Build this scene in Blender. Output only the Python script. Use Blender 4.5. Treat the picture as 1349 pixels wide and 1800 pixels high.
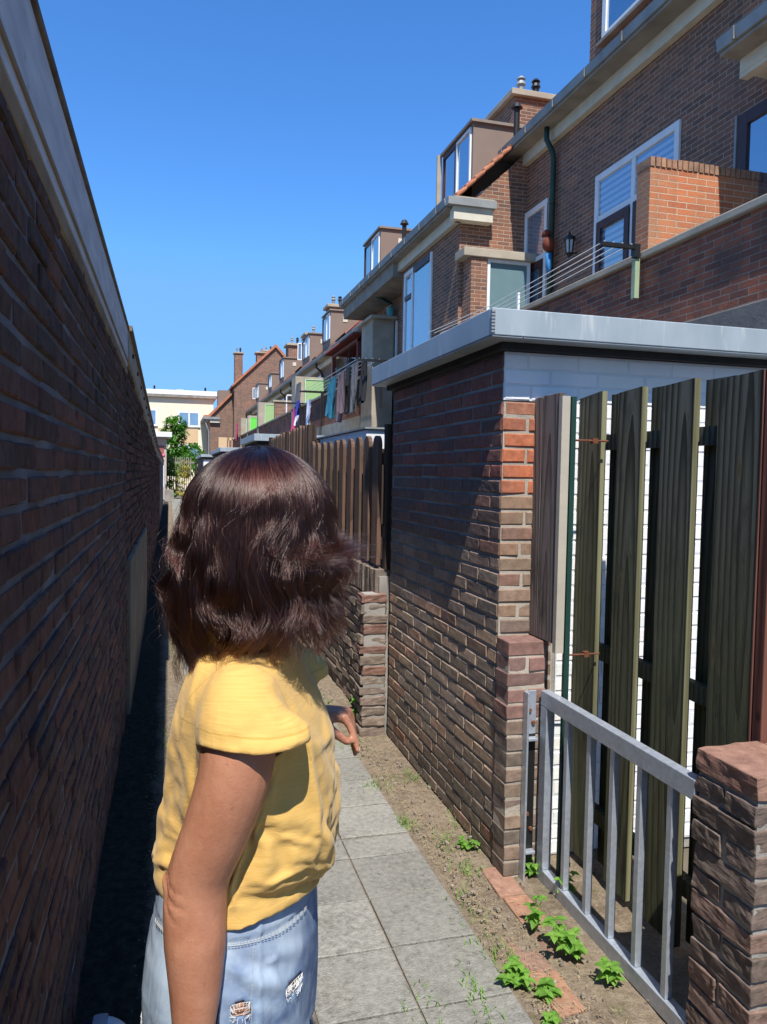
import bpy, bmesh, math, random
from mathutils import Vector, Matrix, noise
R = math.radians
for o in list(bpy.data.objects): bpy.data.objects.remove(o)
scn = bpy.context.scene
COL = scn.collection

# ---------------------------------------------------------------- camera
YAW, PITCH, ROLL, CAMH = 15.6, 2.8, 1.0, 1.56
cam = bpy.data.cameras.new('camera'); co = bpy.data.objects.new('camera', cam); COL.objects.link(co)
y_, p_, r_ = R(YAW), R(PITCH), R(ROLL)
fw = Vector((math.sin(y_)*math.cos(p_), math.cos(y_)*math.cos(p_), -math.sin(p_)))
rt = Vector((math.cos(y_), -math.sin(y_), 0)); up = rt.cross(fw)
rt2 = rt*math.cos(r_) + up*math.sin(r_); up2 = up*math.cos(r_) - rt*math.sin(r_)
M = Matrix((rt2, up2, -fw)).transposed().to_4x4(); M.translation = Vector((0, 0, CAMH))
co.matrix_world = M
cam.sensor_fit = 'VERTICAL'; cam.sensor_height = 24.0; cam.lens = 24.0*1350/1800
cam.clip_start = .02; cam.clip_end = 800
scn.camera = co

# ---------------------------------------------------------------- world, sun, exposure
SUN = Vector((-.094, -.60, 1.0)).normalized()          # towards the sun
elev = math.asin(SUN.z); azi = math.atan2(SUN.x, SUN.y)
w = bpy.data.worlds.new('World'); scn.world = w; w.use_nodes = True
nt = w.node_tree; bg = nt.nodes['Background']
sky = nt.nodes.new('ShaderNodeTexSky'); sky.sky_type = 'NISHITA'; sky.sun_disc = False
sky.sun_elevation = elev; sky.sun_rotation = azi
sky.air_density = 1.0; sky.dust_density = .1; sky.ozone_density = 2.0; sky.altitude = 0
hs = nt.nodes.new('ShaderNodeHueSaturation'); hs.inputs['Saturation'].default_value = 1.22; hs.inputs['Hue'].default_value = .497
nt.links.new(sky.outputs[0], hs.inputs['Color']); 
mu = nt.nodes.new('ShaderNodeMix'); mu.data_type = 'RGBA'; mu.blend_type = 'MULTIPLY'; mu.inputs[0].default_value = 1; mu.inputs[7].default_value = (.72, .96, 1.27, 1)
nt.links.new(hs.outputs[0], mu.inputs[6]); mn = nt.nodes.new('ShaderNodeMix'); mn.data_type = 'RGBA'; mn.blend_type = 'DARKEN'; mn.inputs[0].default_value = .85; mn.inputs[7].default_value = (1.15, 2.75, 5.4, 1)
nt.links.new(mu.outputs[2], mn.inputs[6]); nt.links.new(mn.outputs[2], bg.inputs[0]); bg.inputs[1].default_value = .125
sl = bpy.data.lights.new('sun', 'SUN'); sl.energy = 5.0; sl.angle = R(.53); sl.color = (1, .955, .88)
so = bpy.data.objects.new('sun', sl); COL.objects.link(so)
so.rotation_euler = SUN.to_track_quat('Z', 'Y').to_euler()
scn.view_settings.view_transform = 'Standard'; scn.view_settings.look = 'None'
scn.view_settings.exposure = .55; scn.view_settings.gamma = 1
scn.cycles.max_bounces = 6; scn.cycles.transparent_max_bounces = 8

rnd = random.Random(7)
def U(a, b): return rnd.uniform(a, b)

# ---------------------------------------------------------------- object helpers
def tag(o, label=None, cat=None, group=None, kind=None):
    if label: o['label'] = label
    if cat: o['category'] = cat
    if group: o['group'] = group
    if kind: o['kind'] = kind
    return o
def wloc(o):
    v = Vector((0, 0, 0))
    while o is not None:
        v += o.location; o = o.parent
    return v
def thing(name, label, cat, loc=(0, 0, 0), group=None):
    o = bpy.data.objects.new(name, None); o.empty_display_size = .2; COL.objects.link(o)
    o.location = loc
    return tag(o, label, cat, group)
def dup(o, off=(0, 0, 0), label=None, parent=None):
    c = o.copy(); COL.objects.link(c)
    if parent is not None: c.parent = parent
    else: c.location = Vector(o.location) + Vector(off)
    if label: c['label'] = label
    for ch in [x for x in bpy.data.objects if x.parent == o]: dup(ch, parent=c)
    return c

class MB:
    def __init__(s): s.v = []; s.f = []; s.c = []; s.m = []; s.cur = (1, 1, 1); s.mi = 0
    def face(s, idx, c=None): s.f.append(tuple(idx)); s.c.append(c or s.cur); s.m.append(s.mi)
    def add(s, vs, fs, c=None):
        b = len(s.v); s.v += [tuple(p) for p in vs]
        for f in fs: s.face([b+i for i in f], c)
    def box(s, x0, y0, z0, x1, y1, z1, c=None, j=0):
        if x0 > x1: x0, x1 = x1, x0
        if y0 > y1: y0, y1 = y1, y0
        if z0 > z1: z0, z1 = z1, z0
        vs = [(x, y, z) for z in (z0, z1) for y in (y0, y1) for x in (x0, x1)]
        if j: vs = [(x+U(-j, j), y+U(-j, j), z+U(-j, j)) for x, y, z in vs]
        s.add(vs, [(0, 2, 3, 1), (4, 5, 7, 6), (0, 1, 5, 4), (2, 6, 7, 3), (0, 4, 6, 2), (1, 3, 7, 5)], c)
        return s
    def quad(s, a, b, c_, d, c=None): s.add([a, b, c_, d], [(0, 1, 2, 3)], c); return s
    def prism(s, pts, axis, a, b, c=None):
        # pts: 2D outline; axis 'x' -> pts=(y,z), 'y' -> (x,z), 'z' -> (x,y)
        def P(p, t):
            return {'x': (t, p[0], p[1]), 'y': (p[0], t, p[1]), 'z': (p[0], p[1], t)}[axis]
        n = len(pts); vs = [P(p, a) for p in pts] + [P(p, b) for p in pts]
        fs = [tuple(range(n)), tuple(range(2*n-1, n-1, -1))] + [(i, i+n, (i+1) % n+n, (i+1) % n) for i in range(n)]
        s.add(vs, fs, c); return s
    def tube(s, pts, r, n=8, c=None, cap=True):
        pts = [Vector(p) for p in pts]; rs = r if isinstance(r, (list, tuple)) else [r]*len(pts)
        b = len(s.v); t0 = None
        for i, p in enumerate(pts):
            t = (pts[min(i+1, len(pts)-1)] - pts[max(i-1, 0)]).normalized()
            if t0 is None:
                a = t.orthogonal().normalized()
            else:
                a = (a - t*a.dot(t)).normalized()
            t0 = t; bb = t.cross(a)
            for k in range(n):
                an = 2*math.pi*k/n; s.v.append(tuple(p + (a*math.cos(an)+bb*math.sin(an))*rs[i]))
        for i in range(len(pts)-1):
            for k in range(n):
                s.face((b+i*n+k, b+i*n+(k+1) % n, b+(i+1)*n+(k+1) % n, b+(i+1)*n+k), c)
        if cap:
            s.face([b+k for k in range(n)][::-1], c); s.face([b+(len(pts)-1)*n+k for k in range(n)], c)
        return s
    def build(s, name, mats, parent=None, bevel=0, smooth=False, loc=None, fix=True):
        me = bpy.data.meshes.new(name)
        base = wloc(parent) if parent is not None else Vector(loc or (0, 0, 0))
        me.from_pydata([(x-base.x, y-base.y, z-base.z) for x, y, z in s.v], [], s.f)
        for m in (mats if isinstance(mats, (list, tuple)) else [mats]): me.materials.append(m)
        if any(s.m): me.polygons.foreach_set('material_index', s.m)
        at = me.attributes.new('col', 'FLOAT_COLOR', 'FACE')
        at.data.foreach_set('color', [k for c in s.c for k in (c[0], c[1], c[2], 1)])
        if fix:
            bm = bmesh.new(); bm.from_mesh(me); bmesh.ops.recalc_face_normals(bm, faces=bm.faces); bm.to_mesh(me); bm.free()
        uvl = me.uv_layers.new(name='uv')
        uvs = [0.0]*(2*len(me.loops)); V = me.vertices
        for p in me.polygons:
            n = p.normal; ax, ay, az = abs(n.x), abs(n.y), abs(n.z)
            for li in p.loop_indices:
                q = V[me.loops[li].vertex_index].co
                x, y, z = q.x+base.x, q.y+base.y, q.z+base.z
                if az > ax and az > ay: a, b = x, y
                elif ax > ay: a, b = y, z
                else: a, b = x, z
                uvs[2*li] = a; uvs[2*li+1] = b
        uvl.data.foreach_set('uv', uvs)
        if smooth: me.polygons.foreach_set('use_smooth', [True]*len(me.polygons))
        o = bpy.data.objects.new(name, me); COL.objects.link(o)
        if parent is not None: o.parent = parent
        elif loc: o.location = loc
        if bevel:
            bv = o.modifiers.new('bevel', 'BEVEL'); bv.width = bevel; bv.segments = 2; bv.limit_method = 'ANGLE'; bv.angle_limit = R(40)
            bv.harden_normals = False
        return o

# ---------------------------------------------------------------- material helpers
class NT:
    def __init__(s, name):
        s.m = bpy.data.materials.new(name); s.m.use_nodes = True; s.t = s.m.node_tree
        s.b = s.t.nodes['Principled BSDF']; s.out = s.t.nodes['Material Output']
    def n(s, typ, **kw):
        nd = s.t.nodes.new('ShaderNode'+typ)
        for k, v in kw.items():
            if k in ('inp',):
                for a, b in v.items(): s.set(nd.inputs[a], b)
            else: setattr(nd, k, v)
        return nd
    def set(s, sock, v):
        if isinstance(v, bpy.types.NodeSocket): s.t.links.new(v, sock)
        else: sock.default_value = v
    def coord(s, kind='Object', scale=(1, 1, 1)):
        tc = s.n('TexCoord'); mp = s.n('Mapping', inp={'Vector': tc.outputs[kind], 'Scale': scale}); return mp.outputs[0]
    def noise(s, vec, scale=5, detail=4, rough=.55, dist=0, out='Fac'):
        return s.n('TexNoise', inp={'Vector': vec, 'Scale': scale, 'Detail': detail, 'Roughness': rough, 'Distortion': dist}).outputs[out]
    def ramp(s, fac, stops, interp='LINEAR'):
        r = s.n('ValToRGB'); r.color_ramp.interpolation = interp; el = r.color_ramp.elements
        while len(el) < len(stops): el.new(.5)
        for e, (p, c) in zip(el, stops):
            e.position = p; e.color = (*c, 1) if len(c) == 3 else c
        s.t.links.new(fac, r.inputs[0]); return r.outputs[0]
    def mix(s, fac, a, b, mode='MIX'):
        nd = s.n('Mix', data_type='RGBA', blend_type=mode)
        s.set(nd.inputs[0], fac)
        for i, v in ((6, a), (7, b)):
            if isinstance(v, (tuple, list)): v = (*v[:3], 1)
            s.set(nd.inputs[i], v)
        return nd.outputs[2]
    def math(s, op, a, b=0, c=0):
        nd = s.n('Math', operation=op); s.set(nd.inputs[0], a); s.set(nd.inputs[1], b); s.set(nd.inputs[2], c); return nd.outputs[0]
    def mr(s, v, a, b, c=0, d=1):
        return s.n('MapRange', inp={'Value': v, 'From Min': a, 'From Max': b, 'To Min': c, 'To Max': d}).outputs[0]
    def bump(s, h, strength=.5, dist=.01, normal=None):
        nd = s.n('Bump', inp={'Height': h, 'Strength': strength, 'Distance': dist})
        if normal is not None: s.set(nd.inputs['Normal'], normal)
        return nd.outputs[0]
    def fin(s, color=None, rough=.8, metal=0, normal=None, spec=.4, **kw):
        if color is not None:
            if isinstance(color, (tuple, list)): color = (*color[:3], 1)
            s.set(s.b.inputs['Base Color'], color)
        s.set(s.b.inputs['Roughness'], rough); s.set(s.b.inputs['Metallic'], metal)
        s.b.inputs['Specular IOR Level'].default_value = spec
        if normal is not None: s.set(s.b.inputs['Normal'], normal)
        for k, v in kw.items(): s.set(s.b.inputs[k], v)
        return s.m

def m_plain(name, c, rough=.7, metal=0, var=.12, vs=6, spec=.4, bs=.15, bd=.004):
    t = NT(name); v = t.coord(); n = t.noise(v, vs, 5)
    n2 = t.noise(v, vs*9, 3)
    col = t.mix(t.mr(n, .3, .7), tuple(k*(1-var) for k in c), tuple(min(1, k*(1+var)) for k in c))
    return t.fin(col, rough, metal, t.bump(n2, bs, bd), spec)

def m_brick_geo(name, dirt=(.11, .1, .085), dirt_amt=.35, rough=.92, bd=.004, dk=.4):
    t = NT(name); v = t.coord(); at = t.n('Attribute', attribute_name='col').outputs['Color']
    n1 = t.noise(v, 28, 6, .65); n2 = t.noise(v, 3.2, 4); n3 = t.noise(v, 150, 3, .7)
    c = t.mix(t.mr(n1, .35, .7), t.mix(dk, at, (.05, .04, .035)), t.mix(.12, at, (.6, .5, .42)))
    c = t.mix(t.math('MULTIPLY', t.mr(n2, .42, .66), dirt_amt), c, dirt)
    h = t.math('ADD', n1, t.math('MULTIPLY', n3, .5))
    return t.fin(c, rough, 0, t.bump(h, .55, bd), .25)

def m_mortar(name, c=(.3, .28, .25), bd=.004):
    t = NT(name); v = t.coord(); n = t.noise(v, 90, 4, .7); n2 = t.noise(v, 4, 4)
    col = t.mix(t.mr(n2, .3, .7), tuple(k*.55 for k in c), c)
    return t.fin(col, .95, 0, t.bump(n, .8, bd), .2)

def m_brick_uv(name, c1, c2, mort, dirt=(.09, .075, .065), amt=.45, bump=.7, bw=.22, rh=.0625):
    t = NT(name)
    uv = t.n('UVMap'); uv.uv_map = 'uv'
    wob = t.noise(uv.outputs[0], 9, 2, out='Color')
    vec = t.n('VectorMath', operation='MULTIPLY_ADD', inp={0: wob, 1: (.006, .006, 0), 2: uv.outputs[0]}).outputs[0]
    b = t.n('TexBrick', inp={'Vector': vec, 'Color1': (*c1, 1), 'Color2': (*c2, 1), 'Mortar': (*mort, 1), 'Scale': 1.0,
            'Mortar Size': .0055, 'Mortar Smooth': .25, 'Bias': 0.0, 'Brick Width': bw, 'Row Height': rh})
    n = t.noise(uv.outputs[0], 1.3, 5, .6); n2 = t.noise(uv.outputs[0], 40, 4, .6)
    # vertical weather streaks
    st = t.n('Mapping', inp={'Vector': uv.outputs[0], 'Scale': (6, .5, 1)}).outputs[0]
    n3 = t.noise(st, 1.0, 4)
    c = t.mix(t.math('MULTIPLY', t.mr(n, .4, .68), amt), b.outputs[0], dirt)
    c = t.mix(t.math('MULTIPLY', t.mr(n3, .5, .75), .3), c, tuple(k*.6 for k in dirt))
    c = t.mix(t.mr(n2, .2, .8, 0, .5), c, (1, 1, 1), 'SOFT_LIGHT')
    h = t.math('SUBTRACT', t.math('MULTIPLY', n2, .5), b.outputs['Fac'])
    return t.fin(c, .92, 0, t.bump(h, bump, .006), .25)

def m_wood(name, c1, c2, scale=1.0, rough=.85, attr=False, green=None):
    t = NT(name); v = t.coord('Object', (1, 1, .09))
    nv = t.noise(v, 2.2*scale, 2, out='Color')
    off = t.n('Attribute', attribute_name='col').outputs['Color']
    vv = t.n('VectorMath', operation='MULTIPLY_ADD', inp={0: off, 1: (7, 9, 5), 2: v}).outputs[0]
    wv = t.n('TexWave', wave_type='RINGS', rings_direction='Z', inp={'Vector': vv, 'Scale': 9*scale, 'Distortion': 7, 'Detail': 2, 'Detail Scale': .9}).outputs['Fac']
    f = t.coord('Object', (110*scale, 110*scale, 4)); fn = t.noise(f, 1, 3, .7)
    g = t.math('ADD', t.math('MULTIPLY', wv, .55), t.math('MULTIPLY', fn, .6))
    col = t.mix(t.mr(g, .25, .85), c1, c2)
    big = t.noise(t.coord(), 2.1, 4)
    if green: col = t.mix(t.math('MULTIPLY', t.mr(big, .38, .62), .75), col, green)
    if attr:
        sv = t.n('SeparateColor', inp={0: off}).outputs[0]
        col = t.mix(.5, col, t.mix(sv, (.25, .25, .25), (.8, .8, .8)), 'OVERLAY')
    kn = t.n('TexVoronoi', inp={'Vector': t.coord('Object', (3.2, 3.2, 1.7)), 'Scale': 1.5, 'Randomness': 1}).outputs['Distance']
    col = t.mix(t.mr(kn, .035, .06, .75, 0), col, (.015, .01, .006))
    return t.fin(col, rough, 0, t.bump(g, .45, .003), .25)

def m_glass(name, base=(.03, .05, .07), refl=.45, rough=.02, curtain=None):
    t = NT(name); v = t.coord(); c = base
    if curtain:
        st = t.coord('Object', (1, 9, .3)); n = t.noise(st, 2.2, 3)
        c = t.mix(t.mr(n, .35, .65), base, curtain)
    wob = t.noise(v, 1.2, 1)
    g = t.n('BsdfGlossy', inp={'Color': (.85, .93, 1, 1), 'Roughness': rough, 'Normal': t.bump(wob, .25, .01)})
    t.fin(c, .25, 0, None, .5)
    fr = t.n('Fresnel', inp={'IOR': 1.5}).outputs[0]
    fac = t.math('ADD', t.math('MULTIPLY', fr, .7), refl)
    mx = t.n('MixShader', inp={0: fac, 1: t.b.outputs[0], 2: g.outputs[0]})
    t.t.links.new(mx.outputs[0], t.out.inputs[0])
    return t.m
# ---------------------------------------------------------------- materials
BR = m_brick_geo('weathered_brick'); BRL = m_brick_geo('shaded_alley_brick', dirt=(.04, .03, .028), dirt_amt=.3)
MO = m_mortar('mortar', (.36, .335, .30)); MOD = m_mortar('dark_mortar', (.2, .19, .18)); MOL = m_mortar('grey_mortar', (.24, .25, .27))
MOB = m_mortar('beige_mortar', (.50, .44, .36))
WHB = m_brick_geo('white_painted_brick', dirt=(.7, .7, .7), dirt_amt=.3, dk=.08)
HB = m_brick_uv('house_brick', (.265, .115, .07), (.13, .068, .05), (.34, .29, .235), amt=.45)
HB2 = m_brick_uv('house_brick_bay', (.26, .11, .062), (.125, .062, .042), (.35, .29, .235), amt=.35)
HBR = m_brick_uv('house_brick_row', (.24, .12, .075), (.13, .075, .055), (.26, .22, .18), amt=.3)
HBO = m_brick_uv('orange_brick', (.46, .15, .065), (.34, .105, .05), (.46, .34, .24), dirt=(.27, .17, .105), amt=.9, bump=.9)
HBP = m_brick_uv('parapet_brick', (.34, .10, .05), (.15, .055, .038), (.27, .21, .165), dirt=(.055, .045, .04), amt=.9, bump=.9)
CONC = m_plain('grey_concrete', (.26, .235, .20), .92, var=.25, vs=3, bs=.4)
CONCT = m_plain('tan_concrete', (.36, .31, .24), .92, var=.2, vs=2.5, bs=.4)
CONCD = m_plain('dark_concrete_lintel', (.17, .145, .125), .92, var=.3, vs=4, bs=.5)
ZINC = m_plain('zinc_gutter', (.26, .27, .27), .6, .25, var=.2, vs=3)
def _roofmetal():
    t = NT('grey_roof_edge_metal'); v = t.coord(); n = t.noise(t.coord('Object', (2, 2, 1)), 3, 5)
    sp = t.noise(t.coord('Object', (22, 22, 3.5)), 1, 3)
    c = t.mix(t.mr(n, .3, .7), (.25, .30, .335), (.335, .385, .425))
    c = t.mix(t.mr(sp, .60, .72, 0, .5), c, (.55, .56, .54))
    return t.fin(c, .5, .0, t.bump(t.noise(v, 4, 2), .1, .01), .45)
ROOFM = _roofmetal()
BITU = m_plain('black_roof_felt', (.025, .026, .028), .85, var=.3, vs=8)
FASC = m_plain('cream_painted_timber', (.58, .54, .44), .7, var=.12, vs=4)
WHITE = m_plain('white_paint', (.72, .73, .74), .5, var=.06)
def _fascia():
    t = NT('weathered_white_fascia'); v = t.coord('Object', (1, 1, 1)); n = t.noise(t.coord('Object', (3, 3, 14)), 1.5, 5)
    n2 = t.noise(v, 14, 5, .7)
    c = t.mix(t.mr(n, .35, .7), (.55, .57, .6), (.74, .77, .8))
    c = t.mix(t.mr(n2, .62, .75, 0, .6), c, (.3, .24, .17))
    return t.fin(c, .6, 0, t.bump(n2, .3, .003), .3)
FASCIA = _fascia()
SAND = m_mortar('sand_coloured_trim', (.42, .33, .22))
MAROON = m_plain('maroon_paint', (.05, .018, .018), .45, var=.15)
DGREEN = m_plain('dark_green_paint', (.012, .045, .035), .5, var=.2)
LGREEN = m_plain('light_green_panel', (.30, .46, .20), .6, var=.06)
PGREEN = m_plain('pale_green_metal', (.30, .36, .22), .6, var=.1)
VGREEN = m_plain('bright_green_panel', (.13, .62, .07), .6, var=.05)
TEAL = m_plain('teal_grey_panel', (.13, .21, .23), .45, var=.05)
BLACK = m_plain('black_metal', (.012, .012, .013), .45)
DORM = m_plain('brown_dormer_cladding', (.20, .15, .12), .75, var=.08, vs=2)
TILE = m_plain('terracotta_tile', (.40, .155, .085), .85, var=.3, vs=7, bs=.4)
GLB = m_glass('sky_reflecting_glass', (.02, .05, .08), .42)
GLC = m_glass('glass_over_net_curtain', (.10, .17, .26), .30, .04, (.19, .27, .37))
def _blind():
    t = NT('glass_over_blinds'); v = t.coord('Object', (0, 0, 1)); w_ = t.n('TexWave', wave_type='BANDS', bands_direction='Z', inp={'Vector': v, 'Scale': 3.6}).outputs['Fac']
    c = t.mix(t.mr(w_, .2, .6), (.12, .17, .26), (.34, .40, .48)); g = t.n('BsdfGlossy', inp={'Color': (.85, .93, 1, 1), 'Roughness': .03})
    t.fin(c, .4); mx = t.n('MixShader', inp={0: .3, 1: t.b.outputs[0], 2: g.outputs[0]}); t.t.links.new(mx.outputs[0], t.out.inputs[0]); return t.m
GLBL = _blind()
GLD = m_glass('dark_glass', (.01, .015, .02), .2)
LITB = m_plain('cream_render', (.78, .70, .53), .9, var=.04, vs=1.2)
PEACH = m_plain('peach_panel', (.62, .44, .26), .9, var=.05)
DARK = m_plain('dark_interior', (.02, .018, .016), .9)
GALV = None
def _galv():
    t = NT('galvanised_steel'); v = t.coord()
    vo = t.n('TexVoronoi', inp={'Vector': v, 'Scale': 70}).outputs['Color']; s = t.n('SeparateColor', inp={0: vo}).outputs[0]
    n = t.noise(v, 9, 4)
    c = t.mix(t.mr(s, 0, 1, .2, .8), (.36, .40, .46), (.50, .54, .60)); c = t.mix(t.mr(n, .5, .75, 0, .4), c, (.3, .31, .32))
    return t.fin(c, .48, .55, t.bump(n, .15, .002), .5)
GALV = _galv()
RUST = m_plain('rusty_bolt', (.16, .06, .03), .8, .3, var=.3, vs=60)
def _board(name, A_, B_, G_, T1, T2, tz=.95, sc=12):
    t = NT(name); v = t.coord(); at = t.n('Attribute', attribute_name='col').outputs['Color']
    sp = t.n('SeparateXYZ', inp={0: v}); sc_ = t.n('SeparateColor', inp={0: at})
    y = t.math('SUBTRACT', t.math('ADD', sp.outputs[1], t.math('MULTIPLY_ADD', sc_.outputs[2], .07, -.035)), t.math('SUBTRACT', sc_.outputs[1], 1.0)); z = t.math('ADD', t.math('MULTIPLY', sp.outputs[2], .05), t.math('MULTIPLY_ADD', sc_.outputs[2], -.10, .01))
    vec = t.n('CombineXYZ', inp={0: 0, 1: y, 2: z}).outputs[0]
    dn = t.noise(t.n('Mapping', inp={'Vector': v, 'Scale': (6, 6, 1.1)}).outputs[0], 1, 3, out='Color')
    vec = t.n('VectorMath', operation='MULTIPLY_ADD', inp={0: dn, 1: (.024, .024, .024), 2: vec}).outputs[0]
    wv = t.n('TexWave', wave_type='RINGS', rings_direction='X', wave_profile='SAW', inp={'Vector': vec, 'Scale': sc, 'Distortion': .35, 'Detail': 3, 'Detail Scale': 6}).outputs['Fac']
    fib = t.noise(t.n('Mapping', inp={'Vector': v, 'Scale': (260, 260, 7)}).outputs[0], 1, 3, .7)
    big = t.noise(v, 2.4, 4); 
    c = t.mix(t.mr(wv, .45, .98), A_, B_); c = t.mix(t.mr(fib, .35, .7, .55, 0), c, (.018, .018, .012))
    c = t.mix(t.mr(fib, .62, .8, 0, .35), c, (.25, .25, .19))
    c = t.mix(t.math('MULTIPLY', t.mr(big, .38, .62), .45), c, G_)
    g = t.math('ADD', t.math('MULTIPLY', big, .9), t.math('MULTIPLY', sp.outputs[2], .55))
    c = t.mix(t.mr(g, tz, tz+.5, 0, .7), c, t.mix(t.mr(wv, .3, .8), T2, T1))
    mt = t.noise(t.n('Mapping', inp={'Vector': v, 'Scale': (9, 9, 2.6)}).outputs[0], 1, 5, .7); c = t.mix(t.mr(mt, .52, .68, 0, .7), c, (.02, .02, .016)); c = t.mix(t.mr(mt, .30, .42, .35, 0), c, T2)
    kv = t.n('TexVoronoi', inp={'Vector': t.n('Mapping', inp={'Vector': v, 'Scale': (0, 7.5, 2.2)}).outputs[0], 'Scale': 1.0, 'Randomness': 1}).outputs['Distance']
    c = t.mix(t.mr(kv, .03, .075, .9, 0), c, (.02, .012, .007)); c = t.mix(t.mr(kv, .075, .13, .35, 0), c, (.17, .13, .05))
    c = t.mix(t.math('MULTIPLY', sc_.outputs[0], .5), c, (.04, .042, .022))
    h = t.math('ADD', t.math('MULTIPLY', wv, -.12), fib)
    return t.fin(c, .85, 0, t.bump(h, .7, .003), .25)
FWOOD = _board('olive_weathered_board', (.125, .125, .07), (.022, .022, .016), (.09, .10, .042), (.016, .016, .015), (.14, .14, .125))
FEDGE = m_wood('fresh_board_edge', (.11, .105, .055), (.22, .21, .12), 1.0)
GWOOD = _board('grey_weathered_plank', (.30, .25, .235), (.09, .07, .065), (.22, .16, .14), (.08, .035, .03), (.25, .2, .19), .7, 14)
PICK = _board('brown_stained_picket', (.21, .115, .078), (.085, .044, .03), (.17, .10, .07), (.12, .07, .05), (.22, .14, .1), 3, 10)
DWOOD = m_wood('dark_fence_wood', (.02, .013, .01), (.06, .04, .03), 1.0)
BRWOOD = m_wood('red_brown_timber', (.07, .025, .018), (.17, .07, .05), 1.0)
def _slab():
    t = NT('concrete_slab'); v = t.coord(); at = t.n('Attribute', attribute_name='col').outputs['Color']
    n = t.noise(v, 3, 5); n2 = t.noise(v, 45, 5, .75); sp = t.n('TexVoronoi', inp={'Vector': v, 'Scale': 150}).outputs['Distance']
    c = t.mix(t.mr(n, .3, .7), (.15, .145, .13), (.245, .238, .215)); c = t.mix(t.mr(n2, .4, .75), c, (.33, .32, .29)); st_ = t.noise(v, 1.7, 6, .7); c = t.mix(t.mr(st_, .55, .7, 0, .6), c, (.095, .09, .07)); c = t.mix(t.mr(st_, .28, .40, .5, 0), c, (.30, .27, .21))
    c = t.mix(t.mr(n2, .28, .4, .7, 0), c, (.07, .065, .055))
    c = t.mix(t.mr(sp, .12, .2, .35, 0), c, (.45, .43, .38))
    c = t.mix(1, c, at, 'MULTIPLY')
    return t.fin(c, .93, 0, t.bump(t.math('ADD', n2, sp), .6, .004), .25)
SLAB = _slab()
def _soil():
    t = NT('sandy_soil'); v = t.coord(); n = t.noise(v, 2.2, 6, .6); n2 = t.noise(v, 26, 6, .75); n3 = t.noise(v, 120, 4, .8)
    c = t.mix(t.mr(n, .35, .65), (.14, .105, .073), (.24, .185, .13)); c = t.mix(t.mr(n2, .42, .7), c, (.33, .27, .195))
    c = t.mix(t.mr(n3, .3, .5, .7, 0), c, (.06, .045, .03))
    g = t.noise(v, 5, 4); c = t.mix(t.mr(g, .6, .72, 0, .45), c, (.10, .12, .04))
    sx = t.n('SeparateXYZ', inp={0: v}); moss_shade = t.math('ADD', sx.outputs[0], t.math('MULTIPLY', t.noise(v, 4, 4), .10))
    c = t.mix(t.mr(moss_shade, -.03, .03, .93, 0), c, t.mix(t.mr(n2, .4, .7), (.012, .012, .009), (.05, .045, .03)))  # mossy band by the left wall, darkened further to paint in its shade
    return t.fin(c, .97, 0, t.bump(t.math('ADD', n2, t.math('MULTIPLY', n3, .6)), .9, .012), .15)
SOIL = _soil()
EARTH = m_plain('yard_earth', (.12, .10, .075), .95, var=.3, vs=1)
def _leaf(name, a, b):
    t = NT(name); v = t.coord(); n = t.noise(v, 12, 3); at = t.n('Attribute', attribute_name='col').outputs['Color']
    s = t.n('SeparateColor', inp={0: at}).outputs[0]
    c = t.mix(t.math('MULTIPLY', t.math('ADD', n, s), .5), a, b)
    t.fin(c, .55, 0, None, .4)
    tr = t.n('BsdfTranslucent', inp={'Color': (b[0]*1.2, b[1]*1.3, b[2]*.6, 1)})
    mx = t.n('MixShader', inp={0: .35, 1: t.b.outputs[0], 2: tr.outputs[0]})
    t.t.links.new(mx.outputs[0], t.out.inputs[0]); return t.m
LEAF = _leaf('weed_leaf', (.055, .16, .02), (.24, .44, .07))
TLEAF = _leaf('tree_leaf', (.03, .11, .015), (.12, .30, .04))
HLEAF = _leaf('hedge_leaf', (.07, .16, .03), (.22, .34, .08))
GLH = None
BLEAF = _leaf('bamboo_leaf', (.24, .24, .04), (.48, .40, .10))
STRAW = m_plain('dry_straw', (.36, .27, .15), .9, var=.3, vs=20)
BARK = m_plain('bark', (.07, .05, .035), .95, var=.3, vs=20, bs=.6)

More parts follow.
